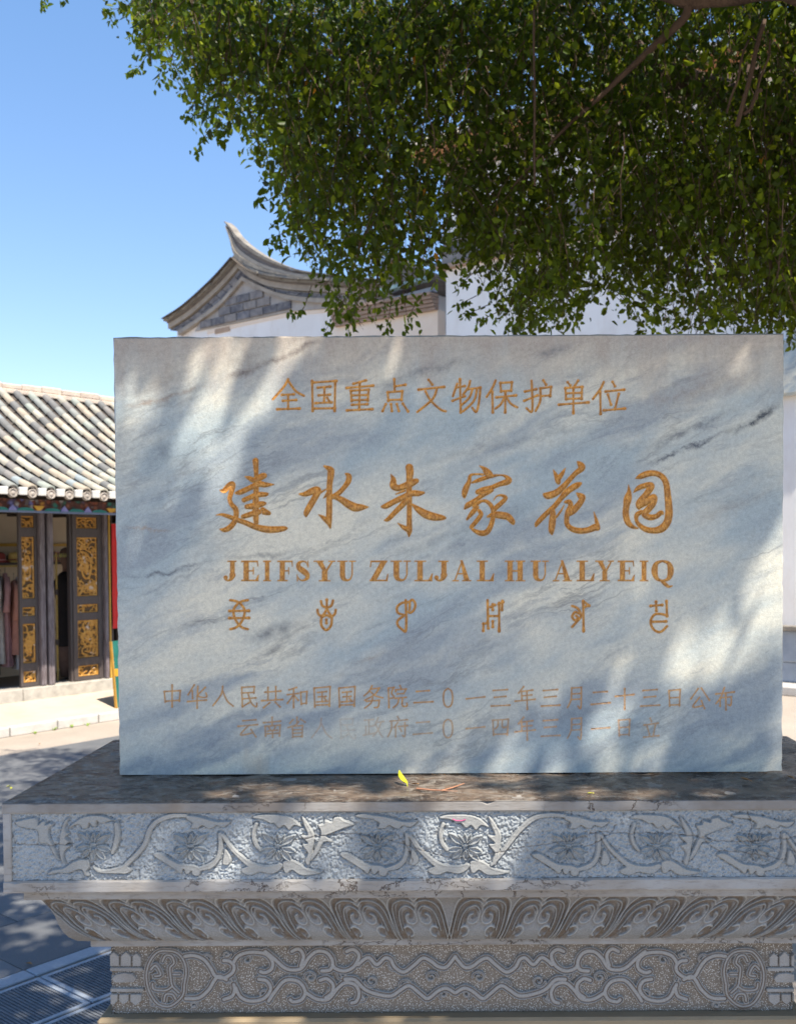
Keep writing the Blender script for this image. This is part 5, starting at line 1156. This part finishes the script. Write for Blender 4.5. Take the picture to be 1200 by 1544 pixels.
nzf = vnoise(f.nx, f.nz, f.nx / 2.6, f.nz / 2.6, 41) + .5 * vnoise(f.nx, f.nz, f.nx / 5, f.nz / 5, 42)
rimW = np.exp(-((Fs - .001) / .0009) ** 2)
H_ = (-.0115 + nzf * .007) * (1 - np.maximum(es, eb)) + es * (-.001 - .0030 * cg + .0012 * rimW) + eb * (1 - es) * (-.0016 + .001 * np.exp(-((Fb - .0012) / .001) ** 2))
XX, ZZ = np.meshgrid(f.X, f.Z, indexing='ij'); low = sstep(zW0 + .03 - ZZ, 0, .03)
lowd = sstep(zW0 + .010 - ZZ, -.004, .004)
dirt_shade = cg * .75 + .3 * (np.exp(-((Fs - .0045) / .0016) ** 2)) + lowd * .8 + np.clip(vnoise(f.nx, f.nz, 30, 5, 43) * .6, 0, 1) * (1 - es)  # brown shading painted into ribbon grooves and flanks; darker foot and blotches
partme(npmesh('scroll_band', np.stack([XX, DW - H_, ZZ], -1).reshape(-1, 3), gridfaces(f.nx, f.nz), False, {'raised': np.maximum(es, eb), 'dirt_shade': np.clip(dirt_shade, 0, 1)}), 'scroll_band', waist_m)
frame_block(.178, zW0 + .0005, zW1 - .001, 'core_block', waist_m)
# ---- stepped base
base_m = simple('ochre_grey_base_stone', (.24, .18, .11), (.33, .26, .17), 7, .75, .003, stretch=(.5, 1, 2))
frame_block(.145, zW0 - .035, zW0, 'base_moulding', base_m, .006)
frame_block(.128, zW0 - .15, zW0 - .0355, 'base_step', base_m, .008)
frame_block(.08, .34, zW0 - .1505, 'base_step', base_m, .01)
frame_block(.02, .16, .3395, 'base_step', base_m, .01)
frame_block(-.04, 0.0, .1595, 'base_step', base_m, .01)

# ------------------------------------------------------------------ litter on the plinth top
def leafobj(name, mat, L, W, px, py, lift, rot, label, cat, curl=.3, group=None):
    P = at(px, py, 2.2); d = ray(px, py); P = EYE + d * ((zT + .0015 - 2.0) / d[2])
    n = 8; vs = []; fs = []
    for k in range(n + 1):
        t = k / n; w = W * math.sin(math.pi * min(1, t * .95 + .03)) ** .8 * (1 - .35 * t); zc2 = curl * L * (t - .5) ** 2
        vs += [(-w, L * (t - .5), zc2 + w * .5), (0, L * (t - .5), zc2), (w, L * (t - .5), zc2 + w * .5)]
        if k: fs += [(3 * k - 3, 3 * k - 2, 3 * k + 1, 3 * k), (3 * k - 2, 3 * k - 1, 3 * k + 2, 3 * k + 1)]
    m_ = MB(); m_.add(vs, fs); o = m_.build(name, mat, None, True); s_ = MB(); s_.tube([(0, -L * .5, curl * L * .25), (0, -L * .62, curl * L * .2), (L * .03, -L * .75, 0.001)], [.0012, .001, .0008], 5); s_.build('stalk', mat, o)
    o.location = (P[0], P[1], P[2] + lift); o.rotation_euler = rot; tag(o, label, cat, group); return o
fallen_m = simple('fresh_yellow_green_leaf', (.5, .56, .02), (.66, .62, .03), 60, .45); dry_m = simple('dry_brown_leaf', (.3, .14, .05), (.45, .25, .1), 60, .7)
leafobj('fallen_leaf', fallen_m, .040, .013, 604, 1182, .011, (.75, .25, .9), 'bright yellow-green fallen leaf curled up on the plinth top', 'leaf', .9)
leafobj('dry_leaf', dry_m, .022, .008, 1122, 1178, .004, (.2, .1, 1.2), 'small dry brown leaf below the right end of the slab', 'leaf')
leafobj('dry_leaf', dry_m, .022, .008, 1190, 1174, .003, (.1, .2, .4), 'dry brown leaf just right of the slab corner', 'leaf')
leafobj('dry_leaf', dry_m, .018, .006, 624, 1184, .003, (.2, .3, 2.2), 'tiny brown leaf fragment touching the yellow-green leaf', 'leaf')
leafobj('small_green_leaf', fallen_m, .012, .004, 889, 1197, .001, (.0, .1, 1.5), 'tiny green leaf scrap near the front edge of the plinth top', 'leaf')
def tp(px, py, z): d = ray(px, py); return (EYE + d * ((zT + z - 2.0) / d[2]))
t_ = MB(); t_.tube([tp(628, 1189, .003), tp(650, 1191, .003), tp(666, 1192, .004), tp(684, 1187, .004), tp(700, 1181, .006)], [.0022, .002, .0022, .0018, .001], 6)
tw = t_.build('twig', simple('red_brown_twig', (.33, .15, .09), (.48, .25, .15), 90, .6)); t_ = MB(); t_.tube([tp(666, 1192, .003), tp(690, 1193, .002)], [.0012, .0007], 5); t_.build('side_twig', tw.data.materials[0], tw)
tag(tw, 'thin forked red-brown twig lying on the plinth top right of the leaf', 'twig')
for k in range(46):
    pass
lit = MB()
for k in range(260):
    u = random.random(); px = random.choice([random.uniform(190, 1180), random.uniform(1000, 1215)]); P = (at(px, 1170, 2.39)[0], random.choice([random.uniform(2.375, 2.388), random.uniform(2.2, 2.6) if px > 1183 else 2.383]), zT + .001)
    a = random.uniform(0, 6.28); l = random.uniform(.002, .007); h = random.uniform(.0005, .002)
    lit.add([(P[0], P[1], P[2]), (P[0] + l * math.cos(a), P[1] - abs(l * math.sin(a)) * .4, P[2] + h), (P[0] + l * math.cos(a + .5) * .7, P[1] - abs(l * math.sin(a + .5)) * .4, P[2] + .0002)], [(0, 1, 2)])
tag(lit.build('leaf_litter', dry_m), 'crumbs of dry leaf along the foot of the slab', 'litter', kind='stuff')
# ------------------------------------------------------------------ fig tree with hanging foliage
TB = (3.6, 6.4)
tree = empty('fig_tree', (TB[0], TB[1], 0)); tag(tree, 'large fig tree with dense drooping dark green foliage hanging behind the slab', 'tree')
bark_m = simple('grey_brown_bark', (.07, .045, .035), (.15, .10, .07), 7, .9, .02, 6, (1, 1, .3))
INV = Matrix.Translation((-TB[0], -TB[1], 0))
def tpart(mb, name, mat, smooth=True):
    o = mb.build(name, mat, tree, smooth); o.matrix_parent_inverse = INV; return o
def wig(a, b, n, amp, sag=0):
    a, b = np.array(a, float), np.array(b, float); out = []
    for k in range(n + 1):
        t = k / n; p = a + (b - a) * t; p = p + np.array([random.gauss(0, amp), random.gauss(0, amp), random.gauss(0, amp) + sag * math.sin(math.pi * t)]) * (0 < k < n); out.append(p)
    return catmull(out, 3)
def limb(name, a, b, r0, r1, n=6, amp=.08, sag=0):
    P = wig(a, b, n, amp, sag); m_ = MB(); m_.tube(P, list(np.linspace(r0, r1, len(P))), 9); tpart(m_, name, bark_m); return P
m_ = MB(); tp_ = [(TB[0], TB[1], -.05), (TB[0], TB[1], .3), (TB[0] - .05, TB[1], 1.4), (TB[0] - .02, TB[1] + .05, 2.6), (TB[0], TB[1], 3.7)]; m_.tube(catmull(tp_, 4), list(np.interp(np.linspace(0, 1, 17), [0, .15, .5, 1], [.62, .40, .32, .27])), 14); tpart(m_, 'trunk', bark_m)
FK = (TB[0], TB[1], 3.65)
bA = at(1150, 8, 4.8); bB = at(1020, 3, 4.82); bD = at(760, 290, 5.0)
lm = MB(); P = catmull([FK, (TB[0] - .5, TB[1] - .3, 4.6), bA + np.array([.25, 0, .02]), (bA + bB) / 2 + np.array([0, 0, .03]), bB + np.array([-.1, 0, .06]), bB + np.array([-1.2, .1, .7]), bB + np.array([-2.2, .2, 1.0])], 4)
lm.tube(P, list(np.interp(np.linspace(0, 1, len(P)), [0, .2, .35, 1], [.16, .09, .05, .02])), 10); tpart(lm, 'branch', bark_m)
lm = MB(); P = catmull([(bA + bB) / 2 + np.array([-.15, 0, .0]), at(1030, 28, 4.85), at(985, 70, 4.95), at(940, 112, 5.02), at(900, 150, 5.08), at(840, 205, 5.15), at(770, 285, 5.3)], 4); lm.tube(P, list(np.linspace(.024, .005, len(P))), 8); tpart(lm, 'branch', bark_m)
for a, b, r0, r1 in ((FK, (1.0, 2.2, 5.2), .16, .03), (FK, (2.4, .6, 5.3), .17, .03), (FK, (5.6, 4.6, 5.6), .15, .03), (FK, (5.8, 7.8, 5.4), .14, .03), (FK, (.6, 7.2, 5.9), .15, .02), (FK, (3.4, 8.2, 6.4), .14, .03), (FK, (4.4, 1.8, 5.8), .15, .03),
                     ((2.2, 4.2, 4.7), (-.6, 3.6, 5.5), .08, .02), ((2.0, 6.8, 5.0), (-.9, 7.2, 5.6), .07, .015), ((2.4, .6, 5.3), (1.0, -1.2, 5.4), .05, .015)):
    limb('branch', a, b, r0, r1, 6, .09, .2)
# thin hanging stems and aerial roots seen in the foliage
for a, b, r in (((805, 15), (806, 280), .006), ((1152, 30), (1110, 190), .012), ((1128, 60), (1095, 170), .006), ((1160, 60), (1140, 150), .006), ((1148, 135), (1120, 172), .009), ((640, 100), (655, 230), .003), ((1180, 300), (1172, 420), .003), ((940, 200), (936, 330), .003)):
    A_, B_ = at(*a, 4.82), at(*b, 4.86); m_ = MB(); P = wig(A_, B_, 4, .007); m_.tube(P, r, 5); tpart(m_, 'aerial_root', bark_m)

SIL = [(150, -60), (165, 0), (196, 22), (214, 90), (250, 110), (290, 175), (330, 212), (372, 200), (398, 235), (410, 300), (425, 330), (440, 375), (462, 400), (470, 440), (492, 505), (560, 506), (600, 470), (628, 508), (640, 470), (655, 455), (662, 380), (672, 360), (690, 395), (705, 430), (740, 470), (760, 512), (815, 512), (850, 500), (868, 470), (900, 452), (955, 455), (962, 490), (975, 520), (1180, 515), (1210, 522), (1300, 530), (1400, 400), (1400, -60)]
SPR = [[(118, -60), (104, -20), (100, 6)], [(85, -60), (74, -20), (68, 12)], [(215, -10), (190, 10), (165, 16), (169, 33)], [(250, 20), (215, 40), (196, 56)], [(262, 48), (228, 76), (207, 105), (196, 106)], [(272, 70), (244, 104), (241, 132)], [(310, 120), (296, 128)], [(330, 160), (298, 172), (284, 176)],
       [(335, 180), (312, 202), (297, 229)], [(345, 190), (328, 208)], [(420, 290), (405, 302), (388, 303)], [(436, 318), (412, 338)], [(432, 350), (403, 361)], [(430, 360), (412, 372)], [(470, 430), (455, 470), (439, 472)], [(520, 450), (490, 500)], [(545, 440), (524, 500)], [(590, 455), (583, 496)], [(712, 412), (690, 433)], [(718, 446), (688, 461)], [(735, 460), (699, 476)], [(760, 465), (716, 488)], [(880, 440), (870, 486)], [(930, 440), (955, 470), (962, 500)], [(640, 440), (620, 470), (612, 500)]]
SILN = np.array(SIL, float)
def inside(px, py):
    c = np.zeros(px.shape, bool)
    for (xa, ya), (xb, yb) in zip(SILN, np.roll(SILN, -1, 0)):
        if ya == yb: continue
        c ^= ((ya > py) != (yb > py)) & (px < xa + (xb - xa) * (py - ya) / (yb - ya))
    return c
# soft 3-D lumpiness
ph = rng.uniform(0, 6.28, (10, 3)); kk = rng.normal(0, 1, (10, 3)); kk = kk / np.linalg.norm(kk, axis=1)[:, None] * rng.uniform(3.5, 9, 10)[:, None]
def lump(P): return sum(np.sin(P @ kk[i] + ph[i, 0]) for i in range(10)) / 10 ** .5
THIN = [(712, 385, 38, .3), (662, 245, 26, .1), (500, 425, 60, .35), (620, 430, 50, .3), (455, 375, 40, .4), (540, 470, 45, .4), (250, 80, 45, .4), (320, 180, 35, .4), (420, 290, 30, .4), (710, 440, 50, .4), (1000, 460, 60, .5), (650, 205, 26, .15), (640, 330, 40, .5), (655, 400, 30, .2), (955, 55, 45, .45), (1060, 70, 45, .5), (870, 100, 45, .55), (680, 150, 30, .5), (800, 160, 25, .5), (870, 285, 45, .55), (900, 385, 60, .6), (1070, 400, 70, .55), (760, 420, 50, .6), (560, 360, 60, .6), (480, 330, 45, .6), (330, 130, 60, .6), (250, 60, 40, .5), (1140, 60, 50, .5)]
def crown(n, box):
    P = np.stack([rng.uniform(*box[0], n), rng.uniform(*box[1], n), rng.uniform(*box[2], n)], 1); px, py = toimg(P)
    front = P[:, 1] > 3.2
    vis = front & (py > -70) & (py < 700) & (px < 1420)
    keep = np.where(vis, inside(px + rng.normal(0, 15, n), py + rng.normal(0, 15, n)), True)
    p = np.ones(n)
    for cx, cy, r, k in THIN: p *= np.where(vis, 1 - (1 - k) * np.exp(-((px - cx) ** 2 + (py - cy) ** 2) / r ** 2), 1)
    # thinner toward the silhouette's left edge
    keep &= rng.random(n) < p; keep &= lump(P) > -.75
    return P[keep], px[keep], py[keep], vis[keep]
# foliage in view: a deep curtain between 4.9 m and 7.2 m
Pv, pxv, pyv, vs_ = crown(21000, ((-2.9, 4.3), (4.9, 7.4), (2.9, 6.1)))
m1 = vs_; Pv = Pv[m1]
# drop points in the thick middle to save leaves, keep the front layer
# overhead canopy (out of the picture) that shades the monument
def canopy(n):
    P = np.stack([rng.uniform(-1.9, 7.2, n), rng.uniform(-.7, 8.6, n), rng.uniform(4.35, 6.6, n)], 1)
    c = np.array([2.6, 3.6, 4.6]); q = (P - c) / np.array([4.6, 5.6, 2.3]); ok = (q ** 2).sum(1) < 1
    px, py = toimg(P - np.array([0, 0, .7])); ok &= ~((P[:, 1] > 0.05) & (py > -30) & (px < 1700) & (px > -600))
    ok &= lump(P * .55 + 3) > CAN_T
    sd_ = np.array(sun_dir); k_ = (P[:, 1] - 2.39) / sd_[1]; Q = P - sd_ * k_[:, None]; qx, qy = toimg(Q)      # where a leaf's shade falls on the slab
    return P[ok]
SUN_GAPS = [(1050, 1030, 230, 70, -38, .04), (935, 1005, 60, 30, 10, .0), (300, 600, 250, 70, -25, .08), (700, 1182, 210, 34, 0, .0), (1010, 1188, 150, 30, 0, .0), (480, 1290, 290, 60, -5, .03), (1165, 900, 50, 120, 8, .0), (740, 1100, 150, 40, -25, .03), (300, 760, 170, 40, -45, .06), (860, 690, 190, 34, -25, .1), (480, 900, 190, 34, -30, .1), (1060, 770, 150, 40, -35, .08), (620, 560, 160, 30, -15, .1), (560, 1440, 300, 85, 0, .0), (900, 1445, 170, 60, 0, .0), (340, 1650, 330, 130, -5, .12), (1195, 980, 45, 260, 4, .0), (200, 1450, 60, 30, 0, .1)]
CAN_T = -.9
Pc = canopy(10000)
# unseen leaf clusters added along the sun's path to shade the monument
nk = 520; kx = rng.uniform(-1.1, 1.1, nk); kz = rng.uniform(.1, 2.75, nk); zt2 = rng.uniform(4.9, 6.6, nk); sdn = np.array(sun_dir); kq = (zt2 - kz) / sdn[2]
Pc = np.vstack([Pc, np.stack([kx, np.full(nk, 2.3), kz], 1) + sdn * kq[:, None]])
# leaf template: 6 outline points, two quads, 4 triangles
def leaves(P, L, per, droop=1.0, tip=.36, clip=False):
    n = len(P); N_ = n * per; base = np.repeat(P, per, 0)
    tdir = rng.normal(0, 1, (n, 3)); tdir[:, 2] = -abs(tdir[:, 2]) * .8 - 1.5; tdir /= np.linalg.norm(tdir, axis=1)[:, None]
    if clip:
        a_, b_ = toimg(P + tdir * tip); ok_ = inside(a_ + rng.normal(0, 7, n), b_ + rng.normal(0, 7, n)) | (b_ < -20); P = P[ok_]; tdir = tdir[ok_]; n = len(P); N_ = n * per; base = np.repeat(P, per, 0)
    T = np.repeat(tdir, per, 0); s = np.tile(np.linspace(0, tip, per), n)[:, None] * rng.uniform(.7, 1.3, (N_, 1))
    pos = base + T * s + rng.normal(0, .035, (N_, 3))
    d = rng.normal(0, 1, (N_, 3)) * np.array([1, 1, .55]) + np.array([0, 0, -.75 * droop]); d /= np.linalg.norm(d, axis=1)[:, None]
    s2 = rng.normal(0, 1, (N_, 3)); s2 -= (s2 * d).sum(1)[:, None] * d; s2 /= np.linalg.norm(s2, axis=1)[:, None]; nn_ = np.cross(d, s2)
    Ls = (L * rng.uniform(.55, 1.4, N_))[:, None]; w = Ls * rng.uniform(.24, .32, (N_, 1))
    f_ = w * .45
    v0 = pos; l1 = pos + d * Ls * .3 + s2 * w + nn_ * f_; l2 = pos + d * Ls * .66 + s2 * w * .8 + nn_ * f_ * .8; tp2 = pos + d * Ls; r2 = pos + d * Ls * .66 - s2 * w * .8 + nn_ * f_ * .8; r1 = pos + d * Ls * .3 - s2 * w + nn_ * f_
    V = np.stack([v0, l1, l2, tp2, r2, r1], 1)
    return V, pos, d, s2, nn_, Ls, (base, T, s)
leaf_m = N('fig_leaf', .42); lr = leaf_m.attr('tone'); orr = leaf_m.objrand()
lc = leaf_m.ramp(lr, [(0., (.009, .017, .003)), (.28, (.024, .052, .005)), (.52, (.075, .13, .009)), (.78, (.17, .24, .014)), (.965, (.30, .36, .02)), (.985, (.5, .2, .02))])
leaf_m.col(lc); tr = leaf_m.t.nodes.new('ShaderNodeBsdfTranslucent'); mx = leaf_m.t.nodes.new('ShaderNodeMixShader'); mx.inputs[0].default_value = .42
leaf_m.w(leaf_m.mix(.5, lc, (.3, .34, .015)), tr.inputs[0]); leaf_m.w(leaf_m.b.outputs[0], mx.inputs[1]); leaf_m.w(tr.outputs[0], mx.inputs[2])
out_ = [n for n in leaf_m.t.nodes if n.type == 'OUTPUT_MATERIAL'][0]; leaf_m.w(mx.outputs[0], out_.inputs[0]); leaf_m.b.inputs['Specular IOR Level'].default_value = .22
V, pos, d, s2, nn_, Ls, (bs, T, s) = leaves(Pv, .048, 12, 1.5, .28, True)
px, py = toimg(pos); vis = np.ones(len(px), bool); Pv = bs[::12] 
tone = np.clip(rng.beta(2, 3.4, len(pos)) + np.repeat(rng.normal(0, .16, len(pos) // 12), 12) + .12 * lump(pos * 1.5) * .5, 0, .96); tone[rng.random(len(pos)) < .002] = .99
# the 300 leaves nearest the camera along the outline become single parts
inpic = vis & (px > 150) & (px < 1190) & (py > 3) & (py < 500); cand = np.where(inpic)[0]
cand = cand[np.argsort(pos[cand, 1])][:40]
ids = np.zeros(len(pos), bool); ids[cand] = True
keepm = vis & ~ids
Vb, tb = V[keepm], tone[keepm]
V2, pos2, d2_, _a, _b, L2_, _c = leaves(Pc, .115, 11, .6, .45)
k_ = (pos2[:, 1] - 2.39) / sdn[1]; Qh = pos2 + d2_ * L2_ * .5 - sdn * k_[:, None]; qx, qy = toimg(Qh); gk = np.ones(len(pos2), bool)     # leaves cut away where sun patches should reach the monument
for cx, cy, ra, rb2, an, kp in SUN_GAPS:
    ca, sa = math.cos(math.radians(an)), math.sin(math.radians(an)); u = ((qx - cx) * ca + (qy - cy) * sa) / (ra * 1.15); v = (-(qx - cx) * sa + (qy - cy) * ca) / (rb2 * 1.35)
    gk &= ~((u * u + v * v < 1) & (pos2[:, 1] < 2.39) & (rng.random(len(pos2)) > kp + .5 * np.clip(u * u + v * v, 0, 1) ** 4))
V2, pos2 = V2[gk], pos2[gk]
t2 = np.clip(rng.beta(2, 3, len(pos2)), 0, .96)
allV = np.vstack([Vb.reshape(-1, 3), V2.reshape(-1, 3)]); nl = len(allV) // 6; b6 = np.arange(nl)[:, None] * 6
FF = np.stack([b6 + np.array([[0, 1, 2, 3]]), b6 + np.array([[0, 3, 4, 5]])], 1).reshape(-1, 4)
tt = np.concatenate([tb, t2]); me = npmesh('foliage', allV, FF, True, None, {'tone': np.repeat(tt, 2)})
fo = link('foliage', me, tree, leaf_m.m); fo.matrix_parent_inverse = INV; fo['kind'] = 'stuff'
print('leaves', nl)
lme = npmesh('leaf', np.array([(0, 0, 0), (.28, .3, .12), (.22, .66, .1), (0, 1, 0), (-.22, .66, .1), (-.28, .3, .12)]), np.array([(0, 1, 2, 3), (0, 3, 4, 5)]), True, None, {'tone': [.55, .5]}); lme.materials.append(leaf_m.m)
for i in cand:
    o = bpy.data.objects.new('leaf', lme); C.objects.link(o); o.parent = tree
    M = Matrix(((s2[i][0], d[i][0], nn_[i][0], pos[i][0] - TB[0]), (s2[i][1], d[i][1], nn_[i][1], pos[i][1] - TB[1]), (s2[i][2], d[i][2], nn_[i][2], pos[i][2]), (0, 0, 0, 1)))
    l = float(Ls[i][0]); o.matrix_local = M @ Matrix.Diagonal((l, l, l, 1))
# twigs: thin three-sided stems through each leaf spray
ns_ = len(Pv); sel = np.where(rng.random(ns_) < .8)[0]; A_ = Pv[sel]; pxa, pya = toimg(A_); B_ = A_ + T[::12][sel] * .36
pxb, pyb = toimg(B_); ok = (inside(pxa, pya) & inside(pxb, pyb)); A_, B_ = A_[ok], B_[ok]
q = np.array([(1, 0, 0), (-.5, .87, 0), (-.5, -.87, 0)]) * .003; VV = np.concatenate([A_[:, None] + q[None], B_[:, None] + q[None] * .5], 1).reshape(-1, 3)
b6 = np.arange(len(A_))[:, None] * 6; FT = np.stack([b6 + np.array([[0, 1, 4, 3]]), b6 + np.array([[1, 2, 5, 4]]), b6 + np.array([[2, 0, 3, 5]])], 1).reshape(-1, 4)
tw_ = link('twigs', npmesh('twigs', VV, FT), tree, bark_m); tw_.matrix_parent_inverse = INV; tw_['kind'] = 'stuff'
# loose sprays hanging clear of the crown's edge
sv = []; st_ = []
for k, pl2 in enumerate(SPR):
    Yd = 5.3 + .25 * (k % 3); Pw = catmull([at(x, y, Yd) for x, y in pl2], 4) if len(pl2) > 2 else np.linspace(at(*pl2[0], Yd), at(*pl2[1], Yd), 6)
    m_ = MB(); m_.tube(Pw, list(np.linspace(.0028, .001, len(Pw))), 4); tpart(m_, 'hanging_twig', bark_m)
    n_ = max(5, int(len(Pw) * 1.4)) * 2; idx = rng.integers(1 if len(Pw) > 6 else 2, len(Pw), n_)
    for i_ in list(idx) + [len(Pw) - 1] * 2:
        d_ = Vector(rng.normal(0, .8, 3)) + Vector((0, 0, -1.0)); d_.normalize(); a_ = Vector(rng.normal(0, 1, 3)); a_ = (a_ - d_ * a_.dot(d_)).normalized(); c_ = d_.cross(a_)
        o = bpy.data.objects.new('leaf', lme); C.objects.link(o); o.parent = tree; p_ = Pw[i_] + rng.normal(0, .012, 3); l = .038 * rng.uniform(.75, 1.25)
        o.matrix_local = Matrix(((a_[0], d_[0], c_[0], p_[0] - TB[0]), (a_[1], d_[1], c_[1], p_[1] - TB[1]), (a_[2], d_[2], c_[2], p_[2]), (0, 0, 0, 1))) @ Matrix.Diagonal((l, l, l, 1)); st_.append(o)
print('spray leaves', len(st_))
# fallen leaves on the paving
for k, (px_, py_) in enumerate(((18, 1189), (44, 1454), (14, 1186), (60, 1122))):
    d_ = ray(px_, py_); P = EYE + d_ * (-1.988 / d_[2]); m_ = MB(); l = .022
    m_.add([(0, -l, .004), (l * .5, 0, .01), (0, l, .002), (-l * .5, 0, .012)], [(0, 1, 2, 3)]); o = m_.build('fallen_leaf', fallen_m if k % 2 == 0 else dry_m); o.location = P; o.rotation_euler = (.1, .1, k * 1.3)
    tag(o, ['largest yellow-green leaf lying on the paving left of the plinth corner', 'tan leaf on the shaded slabs below the cap corner', 'small yellow leaf beside the largest one on the paving', 'brown leaf on the sunlit street near the kerb'][k], 'leaf')
